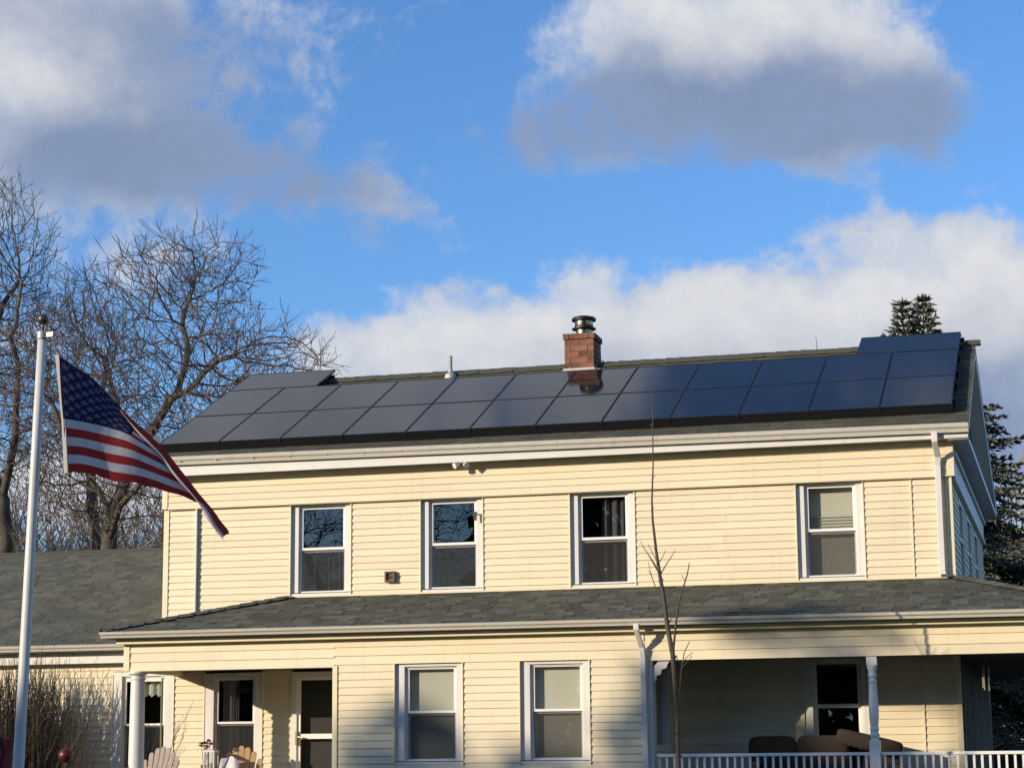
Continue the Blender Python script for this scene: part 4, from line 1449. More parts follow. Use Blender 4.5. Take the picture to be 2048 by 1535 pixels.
FT = smooth_tab([(-9.46, 5.523), (-9.284, 5.398), (-9.109, 5.274), (-8.945, 5.116), (-8.776, 4.94)])
FM = smooth_tab([(-9.369, 4.892), (-9.187, 4.858), (-8.919, 4.791), (-8.68, 4.706), (-8.441, 4.558)])
FBm = smooth_tab([(-9.325, 4.365), (-9.139, 4.357), (-8.799, 4.259), (-8.437, 4.19), (-7.963, 4.022)])
FI = smooth_tab([(-8.776, 4.94), (-8.441, 4.558), (-8.201, 4.291), (-7.963, 4.022), (-7.832, 3.822), (-7.676, 3.617)])
FO = smooth_tab([(-8.755, 4.949), (-8.363, 4.598), (-8.087, 4.286), (-7.876, 4.023), (-7.699, 3.817), (-7.647, 3.715)])
V7 = 7.0 / 13.0


def stream(x, y, z, k=0.95):
    # the cloth streams away from the road: its plane turns about the hoist, sizes growing with the distance it gains
    dx, dy, dz = x, 18.0, z - 1.6
    t = (18.0 - k * -9.40) / (18.0 - k * dx)
    return (dx * t, -30.0 + 18.0 * t + (y + 12.0), 1.6 + dz * t)


fverts, fuv, ffaces = [], [], []
NV, NU = 40, 40
for j in range(NV + 1):
    v = j / NV
    for i in range(NU + 1):
        t = i / NU
        if v <= V7:
            f = v / V7
            A, B = interp(FT, t), interp(FM, t)
            f2 = f ** 0.92
            x, z = A[0] + (B[0] - A[0]) * f2, A[1] + (B[1] - A[1]) * f2
            uend = 0.40 + 0.108 * f ** 2.0
        else:
            f = (v - V7) / (1 - V7)
            A, B = interp(FM, t), interp(FBm, t)
            x, z = A[0] + (B[0] - A[0]) * f, A[1] + (B[1] - A[1]) * f
            uend = 0.508 + 0.24 * f
        y = -12.0 + 0.10 * t * math.sin(5.0 * t + 2.0 * v) + 0.16 * t * (1 - v) + 0.035 * math.sin(9 * t + 5 * v) * t - 0.05 * math.sin(3 * v)
        if v > 0.97:
            z += 0.006 * math.sin(23 * t) + 0.004 * math.sin(57 * t + 1)
        fverts.append(stream(x, y, z))
        fuv.append((t * uend, min(v, 0.9999)))
for j in range(NV):
    for i in range(NU):
        a = j * (NU + 1) + i
        ffaces.append((a, a + NU + 1, a + NU + 2, a + 1))
# the fly half, folded over and hanging along the diagonal
base = len(fverts)
NB, NW = 48, 12
for i in range(NB + 1):
    s = i / NB
    A, B = interp(FI, s), interp(FO, s)
    ye = -12.0 + 0.10 * 1.0 * math.sin(5.0 + 2.0 * s * 0.9) + 0.10 * (1 - s)
    for k in range(NW + 1):
        w = k / NW
        wob = 0.012 * math.sin(26 * s + 3 * w)
        x = A[0] + (B[0] - A[0]) * w + wob * 0.6
        z = A[1] + (B[1] - A[1]) * w - wob * 0.4
        y = ye - 0.03 - 0.13 * math.sin(math.pi * w) * (0.35 + 0.65 * s) - 0.02 * math.sin(18 * s)
        fverts.append(stream(x, y, z))
        # bands that run nearly along the fold
        # white inner edge, red outer edge; towards the tip red on both sides of a white line
        q = 3.0 + (0.35 + 1.25 * w if s < 0.62 else 0.35 + 1.25 * w + 1.5 * (s - 0.62) * (1 - w) * 2.2)
        if s >= 0.62:
            q = 2.55 + 2.2 * w * (0.62 + 0.5 * s) - 0.25 * (s - 0.62)
        fuv.append((0.8, q / 13.0))
for i in range(NB):
    for k in range(NW):
        a = base + i * (NW + 1) + k
        ffaces.append((a, a + NW + 1, a + NW + 2, a + 1))
fm = bpy.data.meshes.new('flag')
fm.from_pydata(fverts, [], ffaces)
uvl = fm.uv_layers.new(name='UVMap')
for lp in fm.loops:
    uvl.data[lp.index].uv = fuv[lp.vertex_index]
fm.materials.append(MAT['flag'])
fm.polygons.foreach_set('use_smooth', [True] * len(fm.polygons))
flag_t = thing('flag', (-9.4, -12.0, 4.36), 'striped red and white flag with a starry blue corner, flying from the pole', 'flag')
link('cloth', fm, flag_t)
def hem(b):
    pts = [(-9.475, -12.0, 5.535), (-9.385, -12.0, 4.89), (-9.341, -12.0, 4.36)]
    for i in range(2):
        A, B = pts[i], pts[i + 1]
        b.hexa([(B[0] - 0.022, -12.012, B[2]), (B[0] + 0.018, -12.012, B[2]), (B[0] + 0.018, -11.99, B[2]), (B[0] - 0.022, -11.99, B[2])],
               [(A[0] - 0.022, -12.012, A[2]), (A[0] + 0.018, -12.012, A[2]), (A[0] + 0.018, -11.99, A[2]), (A[0] - 0.022, -11.99, A[2])])
part('hoist_hem', 'rope', flag_t, hem)


# ------------------------------------------------------------------ trees
class Skel:
    """branch skeleton: nodes with parents, grown by space colonisation, radii from the pipe model"""
    def __init__(s, seed):
        s.p = []
        s.par = []
        s.rng = random.Random(seed)

    def add(s, p, par):
        s.p.append(Vector(p))
        s.par.append(par)
        return len(s.p) - 1

    def limb(s, pts, step, start=None, wob=0.05):
        cur = start
        if cur is None:
            cur = s.add(pts[0], -1)
        a = s.p[cur]
        for q in pts[1:]:
            q = Vector(q)
            n = max(1, int((q - a).length / step))
            for i in range(1, n + 1):
                r = a.lerp(q, i / n) + Vector([s.rng.uniform(-wob, wob) for _ in range(3)])
                cur = s.add(r, cur)
            a = q
        return cur

    def nearest(s, p):
        p = Vector(p)
        return min(range(len(s.p)), key=lambda i: (s.p[i] - p).length_squared)

    def grow(s, attr, step, infl, kill, iters, bias=Vector((0, 0, 0)), jit=0.25):
        attr = [Vector(a) for a in attr]
        for _ in range(iters):
            if not attr:
                break
            kd = kdtree.KDTree(len(s.p))
            for i, p in enumerate(s.p):
                kd.insert(p, i)
            kd.balance()
            pull = {}
            keep = []
            for a in attr:
                co, idx, d = kd.find(a)
                if d < kill:
                    continue
                keep.append(a)
                if d < infl:
                    v = (a - co) / d
                    pull[idx] = pull.get(idx, Vector((0, 0, 0))) + v
            attr = keep
            if not pull:
                break
            for idx, v in pull.items():
                if v.length < 1e-4:
                    continue
                v = v.normalized() + bias + Vector([s.rng.uniform(-jit, jit) for _ in range(3)])
                s.add(s.p[idx] + v.normalized() * step, idx)

    def twigs(s, n_end, n_side, length, upb=0.3, spread=0.9):
        kids = [0] * len(s.p)
        for q in s.par:
            if q >= 0:
                kids[q] += 1
        ends = [i for i in range(len(s.p)) if kids[i] == 0]
        N = len(s.p)
        def spray(i, n):
            q = s.par[i]
            d = (s.p[i] - s.p[q]).normalized() if q >= 0 else Vector((0, 0, 1))
            for _ in range(n):
                v = (d + Vector([s.rng.uniform(-spread, spread) for _ in range(3)]) + Vector((0, 0, upb * s.rng.random()))).normalized()
                l = length * s.rng.uniform(0.4, 1.15)
                c = i
                for k in range(3):
                    v = (v + Vector([s.rng.uniform(-0.3, 0.3) for _ in range(3)]) + Vector((0, 0, 0.08))).normalized()
                    c = s.add(s.p[c] + v * l / 3, c)
                    if k == 1 and s.rng.random() < 0.45:
                        v2 = (v + Vector([s.rng.uniform(-0.8, 0.8) for _ in range(3)])).normalized()
                        c2 = s.add(s.p[c] + v2 * l * 0.25, c)
                        s.add(s.p[c2] + (v2 + Vector((0, 0, 0.3))).normalized() * l * 0.22, c2)
        for i in ends:
            spray(i, n_end)
        for i in range(N):
            if kids[i] and s.rng.random() < n_side:
                spray(i, 1)

    def radii(s, r0, e):
        r = [0.0] * len(s.p)
        kids = [[] for _ in s.p]
        for i, q in enumerate(s.par):
            if q >= 0:
                kids[q].append(i)
        for i in range(len(s.p) - 1, -1, -1):
            t = sum(r[c] ** e for c in kids[i])
            r[i] = (t ** (1 / e)) if t else r0
        return r, kids

    def build(s, r0, e, thick, base, name, label, m_trunk, m_twig, cat='tree', group=None, scale_base=None, crown_name='branches'):
        r, kids = s.radii(r0, e)
        if scale_base:                        # pull the trunk to its real girth
            k = scale_base / r[0]
            r = [q if q < thick * 0.5 else q * (1 + (k - 1) * min(1, (q - thick * 0.5) / (r[0] - thick * 0.5) * 1.0)) for q in r]
        tr, tw = MB(), MB()
        done = set()
        stack = [0]
        while stack:
            i = stack.pop()
            chain = [i]
            c = i
            while kids[c]:
                ks = sorted(kids[c], key=lambda q: -r[q])
                for q in ks[1:]:
                    stack.append(q)
                    SIDE[(id(s), q)] = c
                c = ks[0]
                chain.append(c)
            start = SIDE.get((id(s), i))
            pts = ([s.p[start]] if start is not None else []) + [s.p[q] for q in chain]
            rr = ([min(r[chain[0]] * 1.1, r[start])] if start is not None else []) + [r[q] for q in chain]
            if len(pts) < 2:
                continue
            rmax = rr[0]
            big = [k for k, q in enumerate(rr) if q > thick]
            if rmax > thick and len(big) > 1:
                kk = big[-1]
                tr.tube(pts[:kk + 1], rr[:kk + 1], 10)
                if kk < len(pts) - 1:
                    tw.tube(pts[kk:], rr[kk:], 5)
            else:
                tw.tube(pts, rr, 3 if rmax < thick * 0.25 else 4)
        t = thing(name, base, label, cat, group)
        if tr.v:
            tr.obj('trunk', m_trunk, t, smooth=True)
        tw.obj(crown_name, m_twig, t)
        return t


SIDE = {}


def ell(rng, n, c, r):
    out = []
    while len(out) < n:
        p = Vector([rng.uniform(-1, 1) for _ in range(3)])
        if p.length <= 1:
            out.append(Vector((c[0] + p.x * r[0], c[1] + p.y * r[1], c[2] + p.z * r[2])))
    return out


# the big bare tree behind the annex
s = Skel(3)
rng = s.rng
e0 = s.limb([(-21.9, 14, 0), (-21.8, 14.0, 3.5), (-21.72, 14, 6.6), (-21.65, 14, 7.1)], 0.35, wob=0.03)
fA = s.nearest((-21.7, 14, 7.0))
s.limb([s.p[fA], (-21.89, 13.8, 7.84), (-22.16, 13.5, 8.45), (-22.51, 13.2, 9.24), (-22.93, 12.9, 10.11)], 0.3, fA)
B1 = s.limb([s.p[e0], (-21.5, 14.2, 7.89), (-21.39, 14.3, 8.47), (-20.84, 14.5, 9.4), (-20.35, 14.7, 10.33), (-20.18, 14.9, 11.28), (-20.39, 15.0, 12.26), (-20.16, 15.2, 13.0)], 0.3, e0)
fC = s.nearest((-21.7, 14, 6.8))
s.limb([s.p[fC], (-21.1, 13.4, 7.4), (-20.3, 12.9, 8.0), (-19.43, 12.6, 8.6), (-18.3, 12.3, 9.3)], 0.3, fC)
fR = s.nearest((-20.84, 14.5, 9.4))
s.limb([s.p[fR], (-20.09, 14.0, 9.96), (-19.21, 13.6, 10.5), (-18.4, 13.2, 10.8)], 0.3, fR)
fD = s.nearest((-21.39, 14.3, 8.47))
s.limb([s.p[fD], (-21.67, 14.6, 9.32), (-22.02, 15.0, 10.06), (-22.43, 15.4, 10.75), (-23.1, 15.8, 11.1)], 0.3, fD)
at = ell(rng, 1350, (-20.5, 14, 10.7), (2.8, 2.8, 2.8)) + ell(rng, 800, (-18.0, 13.4, 10.35), (1.9, 2.0, 1.25)) + ell(rng, 900, (-22.9, 14.2, 10.6), (1.8, 2.4, 2.0)) + ell(rng, 450, (-20.0, 14.6, 13.0), (1.7, 1.6, 1.2)) + ell(rng, 900, (-21.2, 13.5, 8.3), (2.6, 2.6, 1.6))
s.grow(at, 0.17, 1.6, 0.24, 60, Vector((0, 0, 0.30)), 0.26)
s.twigs(3, 0.28, 0.70, 0.7, 0.6)
s.build(0.0056, 2.95, 0.05, (-21.9, 14, 0), 'bare_tree', 'big spreading bare tree behind the annex roof and the flag', 'bark', 'twig', group='bare trees behind the house', scale_base=0.18)

# second bare tree at the far left
s = Skel(11)
rng = s.rng
e0 = s.limb([(-26.0, 17, 0), (-26.05, 17, 4), (-26.05, 17, 7.1), (-26.16, 17, 8.2)], 0.35, wob=0.03)
s.limb([s.p[e0], (-26.71, 17.2, 9.51), (-27.21, 17.4, 11.1), (-26.99, 17.5, 12.8), (-26.3, 17.6, 14.0)], 0.3, e0)
s.limb([s.p[e0], (-25.7, 16.6, 9.4), (-25.4, 16.3, 10.8), (-25.6, 16.2, 12.2), (-25.3, 16.0, 13.6)], 0.3, e0)
at = ell(rng, 1300, (-27.2, 17, 12.6), (2.2, 2.4, 3.4)) + ell(rng, 800, (-26.3, 17, 14.4), (1.1, 1.8, 2.2)) + ell(rng, 700, (-26.0, 16.6, 10.4), (1.6, 2.2, 1.9))
s.grow(at, 0.17, 1.6, 0.24, 60, Vector((0, 0, 0.32)), 0.26)
s.twigs(3, 0.28, 0.70, 0.7, 0.6)
s.build(0.0056, 2.95, 0.05, (-26.0, 17, 0), 'bare_tree', 'tall bare tree at the far left edge, cut by the frame', 'bark', 'twig', group='bare trees behind the house', scale_base=0.19)

# middle tree between the two
s = Skel(23)
rng = s.rng
e0 = s.limb([(-24.3, 19, 0), (-24.3, 19, 5), (-24.6, 19, 7.6)], 0.35, wob=0.04)
s.limb([s.p[e0], (-24.9, 19.2, 9.2), (-24.8, 19.5, 11.0), (-24.6, 19.6, 12.6)], 0.3, e0)
at = ell(rng, 900, (-25.0, 19, 11.3), (1.9, 2.2, 3.5)) + ell(rng, 300, (-24.6, 18.6, 12.9), (1.1, 1.4, 1.7))
s.grow(at, 0.18, 1.8, 0.26, 60, Vector((0, 0, 0.32)), 0.26)
s.twigs(2, 0.2, 0.6, 0.7, 0.6)
s.build(0.0056, 2.95, 0.05, (-24.3, 19, 0), 'bare_tree', 'slender bare tree standing behind the top of the flagpole', 'bark', 'twig', group='bare trees behind the house', scale_base=0.14)

# tangled brush beyond the annex roof: nobody could count its stems
rng = random.Random(5)
b = MB()
for _ in range(1300):
    y = rng.uniform(19, 30)
    x = rng.uniform(-40, -18.6 - 0.36 * (y - 19))
    h = rng.uniform(5.5, 10.5) * (1.0 if rng.random() < 0.6 else 0.8)
    p = Vector((x, y, 1.0))
    v = Vector((rng.gauss(0, 0.4), rng.uniform(-0.3, 0.3), 1)).normalized()
    pts = [p.copy()]
    n = 7
    for k in range(n):
        v = (v + Vector((rng.gauss(0, 0.26), rng.uniform(-0.25, 0.25), rng.uniform(-0.16, 0.12)))).normalized()
        p = p + v * h / n
        pts.append(p.copy())
        if k > 2:
            for _k in range(4):
                w = (v + Vector((rng.uniform(-1, 1), rng.uniform(-0.7, 0.7), rng.uniform(-0.2, 0.5)))).normalized()
                l = rng.uniform(0.5, 1.6)
                b.tube([p, p + w * l * 0.5, p + w * l + Vector((rng.uniform(-.15, .15), 0, rng.uniform(0, 0.25)))], [0.011, 0.009, 0.006], 3)
    b.tube(pts, list(np.linspace(rng.uniform(0.02, 0.05), 0.008, n + 1)), 4)
b.obj('brush_thicket', 'brush', kind='stuff')

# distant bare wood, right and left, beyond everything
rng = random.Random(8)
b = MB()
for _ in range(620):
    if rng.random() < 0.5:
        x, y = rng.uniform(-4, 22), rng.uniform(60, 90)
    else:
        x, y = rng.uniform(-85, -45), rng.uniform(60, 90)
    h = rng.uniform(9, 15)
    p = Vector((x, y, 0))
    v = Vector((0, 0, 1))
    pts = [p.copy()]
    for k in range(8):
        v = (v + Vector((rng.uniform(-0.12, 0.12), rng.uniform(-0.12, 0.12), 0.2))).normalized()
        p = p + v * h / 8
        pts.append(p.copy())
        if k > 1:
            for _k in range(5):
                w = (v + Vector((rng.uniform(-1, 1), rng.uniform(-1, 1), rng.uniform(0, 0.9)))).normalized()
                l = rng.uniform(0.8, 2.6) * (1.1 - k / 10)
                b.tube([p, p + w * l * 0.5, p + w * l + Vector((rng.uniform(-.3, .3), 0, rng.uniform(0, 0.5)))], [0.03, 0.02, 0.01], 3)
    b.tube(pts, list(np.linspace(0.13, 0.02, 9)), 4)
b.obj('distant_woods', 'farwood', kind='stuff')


# spruces: whorls of boughs, each bough hung with needle sprays
def spruce(seed, base, h, rad, m_needle, tops, label, name='spruce_tree', zmin=0.0, dens=1.0, group=None, leafw=0.055):
    rng = random.Random(seed)
    nv, nf = [], []
    wood = MB()

    def sprig(p, d, l, w):
        # a short spray: crossed narrow blades
        d = d.normalized()
        a = d.cross(Vector((rng.uniform(-1, 1), rng.uniform(-1, 1), rng.uniform(-1, 1))))
        if a.length < 1e-3:
            return
        a.normalize()
        c = d.cross(a)
        for ax in (a, c):
            n = len(nv)
            nv.extend([tuple(p - ax * w * 0.5), tuple(p + d * l * 0.35 - ax * w), tuple(p + d * l), tuple(p + d * l * 0.35 + ax * w), tuple(p + ax * w * 0.5)])
            nf.append((n, n + 1, n + 2, n + 3, n + 4))

    def bough(p, d, l, droop, dens):
        n = max(3, int(l / 0.17))
        pts = [p.copy()]
        q = p.copy()
        v = d.copy()
        for k in range(n):
            t = (k + 1) / n
            v = (v + Vector((rng.uniform(-.08, .08), rng.uniform(-.08, .08), -droop * (0.5 - t) * 1.2 + rng.uniform(-.05, .05)))).normalized()
            q = q + v * l / n
            pts.append(q.copy())
            side = v.cross(Vector((0, 0, 1)))
            if side.length < 1e-3:
                side = Vector((1, 0, 0))
            side.normalize()
            ll = (0.12 + 0.40 * l * (1 - t) ** 0.8 * 0.6)
            for sg in (-1, 1):
                m = max(1, int(ll / 0.11 * dens))
                e = (side * sg + v * 0.75 + Vector((0, 0, rng.uniform(-0.25, 0.15)))).normalized()
                for j in range(m):
                    r0 = q + e * ll * (j + rng.random()) / m
                    dd = e + Vector((rng.uniform(-.6, .6), rng.uniform(-.6, .6), rng.uniform(-.5, .5)))
                    sprig(r0, dd, rng.uniform(0.10, 0.19), leafw * rng.uniform(0.55, 1.1))
            for j in range(int(2 * dens) + 1):
                sprig(q, v + Vector((rng.uniform(-.8, .8), rng.uniform(-.8, .8), rng.uniform(-.5, .7))), rng.uniform(0.09, 0.17), leafw)
        wood.tube(pts, list(np.linspace(0.012 + 0.010 * l, 0.005, len(pts))), 4)

    for (tx, ty, tz, z0, rmax, slope, dm) in tops:
        top = Vector((tx, ty, tz))
        sprig(top - Vector((0, 0, 0.15)), Vector((0, 0, 1)), 0.3, 0.03)
        wood.tube([(tx, ty, z0), (tx, ty, (z0 + tz) / 2), (tx, ty, tz)], [0.02 + 0.012 * (tz - z0), 0.012 + 0.006 * (tz - z0), 0.008], 8)
        z = tz - 0.1
        while z > max(z0, zmin):
            dz = tz - z
            r = min(rmax, slope * dz + 0.06) * rng.uniform(0.8, 1.12)
            k = int((6 + min(9, dz * 4)) * dm)
            a0 = rng.uniform(0, 6.28)
            for i in range(k):
                a = a0 + 6.283 * i / k + rng.uniform(-.25, .25)
                elev = 0.75 * math.exp(-dz / 1.2) - 0.12
                d = Vector((math.cos(a), math.sin(a), elev)).normalized()
                bough(Vector((tx, ty, z)), d, r * rng.uniform(0.7, 1.12), 0.12, dens * dm)
            z -= rng.uniform(0.13, 0.19) if dz < 2 else rng.uniform(0.30, 0.42)
    t = thing(name, base, label, 'tree', group)
    wood.tube([base, (base[0], base[1], h * 0.5), (tops[0][0], tops[0][1], tops[0][3])], [0.24, 0.16, 0.06], 10)
    wood.obj('trunk', 'bark', t)
    me = bpy.data.meshes.new('needles')
    me.from_pydata(nv, [], nf)
    me.materials.append(MAT[m_needle])
    link('needles', me, t)
    return t


spruce(4, (-3.1, 16, 0), 11.7, 4.0, 'needle', [(-3.33, 16.0, 11.63, 10.2, 0.50, 0.34, 0.8), (-2.89, 16.1, 11.72, 10.2, 0.50, 0.34, 0.8), (-3.1, 16.0, 10.75, 0.5, 4.0, 0.95, 1.25)],
       'blue green spruce with twin tops rising behind the right end of the roof', zmin=1.5, dens=1.6, leafw=0.027)

# sapling in front of the house
sap = thing('sapling', (-4.70, -5.0, 0), 'thin leafless sapling in front of the porch, its whip crossing the wall', 'tree')
def sapf(b):
    main = [(-4.70, -5.0, 0), (-4.71, -5.0, 1.48), (-4.72, -5.0, 2.29), (-4.75, -5.0, 2.83), (-4.81, -5.0, 3.19), (-4.85, -5.0, 3.56), (-4.89, -5.0, 3.81), (-4.93, -5.0, 4.12), (-4.965, -5.0, 4.49), (-4.97, -5.0, 4.74), (-4.945, -5.0, 5.18), (-4.94, -5.0, 5.68), (-4.93, -5.0, 6.09)]
    b.tube(main, [0.036, 0.029, 0.028, 0.031, 0.028, 0.026, 0.023, 0.018, 0.0145, 0.0115, 0.009, 0.0065, 0.0045], 9)
part('stem', 'sapling', sap, sapf, smooth=True)
rng = random.Random(12)
def knots(b):
    stem = [(-4.71, 1.48), (-4.72, 2.29), (-4.75, 2.83), (-4.81, 3.19), (-4.85, 3.56), (-4.89, 3.81), (-4.93, 4.12), (-4.965, 4.49), (-4.97, 4.74), (-4.945, 5.18), (-4.94, 5.68)]
    for i in range(len(stem) - 1):
        for _ in range(3):
            t = rng.random()
            x, z = stem[i][0] + (stem[i + 1][0] - stem[i][0]) * t, stem[i][1] + (stem[i + 1][1] - stem[i][1]) * t
            a = rng.uniform(0, 6.28)
            r = 0.030 * (1 - i / 13)
            d = Vector((math.cos(a), math.sin(a), 0.9))
            p = Vector((x, -5.0, z))
            b.tube([p, p + d * r * 0.9, p + d * (r + rng.uniform(0.012, 0.035))], [r * 0.7, r * 0.4, 0.002], 5)
b = MB()
knots(b)
b.obj('buds', 'sapling', sap, kind='stuff')
SAPB = (([(-4.75, -5.0, 2.83), (-4.70, -5.05, 3.16), (-4.65, -5.08, 3.46), (-4.57, -5.1, 3.68), (-4.53, -5.1, 3.80), (-4.50, -5.1, 3.94)], 0.017),
                   ([(-4.83, -5.0, 3.38), (-4.89, -4.95, 3.56), (-4.97, -4.92, 3.69), (-5.01, -4.9, 3.81), (-5.06, -4.9, 3.89)], 0.010),
                   ([(-5.0, -4.92, 3.78), (-5.02, -4.92, 3.86), (-5.045, -4.92, 3.98)], 0.006),
                   ([(-4.90, -5.0, 3.85), (-4.95, -5.0, 3.95), (-5.07, -5.02, 4.14), (-5.12, -5.02, 4.24)], 0.009),
                   ([(-4.90, -5.0, 3.83), (-4.98, -5.0, 3.98), (-5.09, -5.02, 4.18)], 0.007), ([(-4.92, -5.0, 3.98), (-4.98, -5.0, 4.1), (-5.03, -5.0, 4.2)], 0.006),
                   ([(-4.89, -5.0, 3.81), (-4.79, -5.02, 3.96), (-4.68, -5.03, 4.11)], 0.009), ([(-4.91, -5.0, 3.95), (-4.85, -5.0, 4.03), (-4.81, -5.0, 4.12)], 0.006),
                   ([(-4.915, -5.0, 4.0), (-4.92, -5.0, 4.1), (-4.93, -5.0, 4.2)], 0.005),
                   ([(-4.56, -5.1, 3.72), (-4.60, -5.1, 3.80)], 0.005), ([(-4.64, -5.09, 3.46), (-4.58, -5.1, 3.56), (-4.53, -5.1, 3.62)], 0.005), ([(-4.80, -5.0, 3.2), (-4.72, -5.0, 3.34), (-4.69, -5.0, 3.40)], 0.006),
                   ([(-4.70, -5.0, 1.87), (-4.69, -5.05, 2.16), (-4.66, -5.07, 2.40), (-4.63, -5.08, 2.68), (-4.59, -5.09, 2.86), (-4.52, -5.1, 2.99)], 0.014),
                   ([(-4.63, -5.08, 2.70), (-4.71, -5.1, 2.84), (-4.75, -5.1, 2.90)], 0.007), ([(-4.63, -5.08, 2.67), (-4.54, -5.1, 2.76), (-4.49, -5.1, 2.82)], 0.006), ([(-4.625, -5.08, 2.72), (-4.56, -5.1, 2.80), (-4.48, -5.1, 2.86)], 0.006),
                   ([(-4.66, -5.07, 2.41), (-4.71, -5.08, 2.47), (-4.74, -5.08, 2.52)], 0.005))
for pts, r in SAPB:
    part('branch', 'sapling', sap, lambda b: b.tube(pts, list(np.linspace(r, max(0.0035, r * 0.35), len(pts))), 6), smooth=True)


# bare shrub in the lower left corner
rng = random.Random(17)
b = MB()
SB = Vector((-15.95, -0.75, 0))
for _ in range(620):
    p = SB + Vector((rng.gauss(0, 0.32), rng.gauss(0, 0.16), 0.0))
    a = rng.uniform(0, 6.283)
    tilt = abs(rng.gauss(0, 0.30)) + 0.02
    v = Vector((math.cos(a) * tilt, math.sin(a) * tilt * 0.6, 1)).normalized()
    h = rng.uniform(2.3, 3.45) * (1 - 0.28 * min(1, tilt))
    pts = [p.copy()]
    n = 9
    for k in range(n):
        v = (v + Vector((rng.uniform(-.10, .10), rng.uniform(-.10, .10), 0.07))).normalized()
        p = p + v * h / n
        pts.append(p.copy())
        if 3 < k < 8 and rng.random() < 0.6:
            w = (v + Vector((rng.uniform(-.5, .5), rng.uniform(-.5, .5), rng.uniform(0.0, 0.3)))).normalized()
            l = rng.uniform(0.2, 0.6)
            b.tube([p, p + w * l * 0.5, p + w * l + Vector((0, 0, 0.05))], [0.0045, 0.004, 0.0025], 3)
    b.tube(pts, list(np.linspace(rng.uniform(0.006, 0.012), 0.003, n + 1)), 4)
sh = thing('bare_shrub', tuple(SB), 'leafless many stemmed shrub against the annex wall behind the flagpole', 'shrub')
b.obj('stems', 'shrub', sh)

# red gazing ball by the shrub
gb_t = thing('gazing_ball', (-14.20, -2.4, 0), 'dark red glass ball on a stake in front of the bare shrub', 'garden ball')
part('globe', 'red', gb_t, lambda b: b.lathe([(0.108 * math.sin(a), 1.715 - 0.108 * math.cos(a)) for a in np.linspace(0.05, math.pi - 0.02, 18)], -14.20, -2.4, 28), smooth=True)
part('stake', 'black', gb_t, lambda b: b.tube([(-14.20, -2.4, 0), (-14.20, -2.4, 1.62)], 0.012, 8))
# red ribbon banner at the far left
rb_t = thing('garden_banner', (-13.55, -7.0, 0), 'dark red and purple garden banner at the lower left edge', 'garden banner')
part('banner_pole', 'black', rb_t, lambda b: b.tube([(-12.72, -7.0, 0), (-12.72, -7.0, 1.95)], 0.012, 8))
def ban(b):
    prev = None
    for i in range(15):
        t = i / 14
        z = 1.92 - 0.9 * t
        y = -7.0 + 0.03 * math.sin(7 * t)
        cur = ((-12.72, y, z), (-12.56 - 0.03 * math.sin(9 * t), y + 0.03 * math.cos(5 * t), z - 0.05))
        if prev:
            b.quad(prev[0], cur[0], cur[1], prev[1])
        prev = cur
part('banner_cloth', 'banner', rb_t, ban)


# ------------------------------------------------------------------ porch furniture
def adirondack(loc, rz, m, label):
    t = thing('adirondack_chair', loc, label, 'chair', 'chairs on the front porch', rz)
    inv = ABS[t.name]

    def put(name, b):
        me = b.mesh(name, m)
        o = bpy.data.objects.new(name, me)
        COL.objects.link(o)
        o.parent = t
        ABS[o.name] = inv.copy()
        bv_ = o.modifiers.new('bevel', 'BEVEL')
        bv_.width = 0.004
        bv_.segments = 1
    # faces -y; fan back of seven slats with rounded heads
    for i in range(7):
        u = i - 3
        xb, xt = u * 0.066, u * 0.094
        topz = 0.98 - 0.020 * u * u - 0.004 * abs(u)
        wb, wt = 0.030, 0.043
        prof = []
        for k in range(7):
            a = math.pi * k / 6
            prof.append((xt + wt * math.cos(a), topz - 0.045 + 0.045 * math.sin(a)))
        poly = [(xb - wb, 0.30), (xb + wb, 0.30)] + prof
        b = MB()
        n = len(poly)
        yy = lambda z: 0.05 + 0.32 * (z - 0.3)
        b.v = [(x, yy(z), z) for x, z in poly] + [(x, yy(z) + 0.02, z) for x, z in poly]
        b.f = [tuple(range(n)), tuple(range(2 * n - 1, n - 1, -1))] + [(j, j + n, (j + 1) % n + n, (j + 1) % n) for j in range(n)]
        put('back_slat', b)
    b = MB()
    for k in range(6):
        y0 = -0.48 + 0.088 * k
        b.box(-0.27, 0.27, y0, y0 + 0.075, 0.36 - 0.016 * k, 0.38 - 0.016 * k)
    put('seat', b)
    for sx in (-1, 1):
        b = MB()
        b.box(sx * 0.33 - 0.06, sx * 0.33 + 0.06, -0.52, 0.22, 0.56, 0.58)
        put('armrest', b)
        b = MB()
        b.box(sx * 0.29 - 0.012, sx * 0.29 + 0.012, -0.5, -0.4, 0.0, 0.56)
        put('leg', b)
        b = MB()
        b.hexa([(sx * 0.27 - 0.012, -0.5, 0.28), (sx * 0.27 + 0.012, -0.5, 0.28), (sx * 0.27 + 0.012, 0.45, 0.0), (sx * 0.27 - 0.012, 0.45, 0.0)],
               [(sx * 0.27 - 0.012, -0.5, 0.36), (sx * 0.27 + 0.012, -0.5, 0.36), (sx * 0.27 + 0.012, 0.45, 0.1), (sx * 0.27 - 0.012, 0.45, 0.1)])
        put('leg', b)
    b = MB()
    b.box(-0.33, 0.33, 0.17, 0.20, 0.53, 0.558)
    put('back_rail', b)
    return t


adirondack((-13.35, -1.25, 0.86), R(-8), 'grey_wood', 'grey fan back chair beside the round porch column')
adirondack((-12.12, -0.9, 0.86), R(16), 'tan_wood', 'tan wooden fan back chair with a printed cloth over it, left of the door')
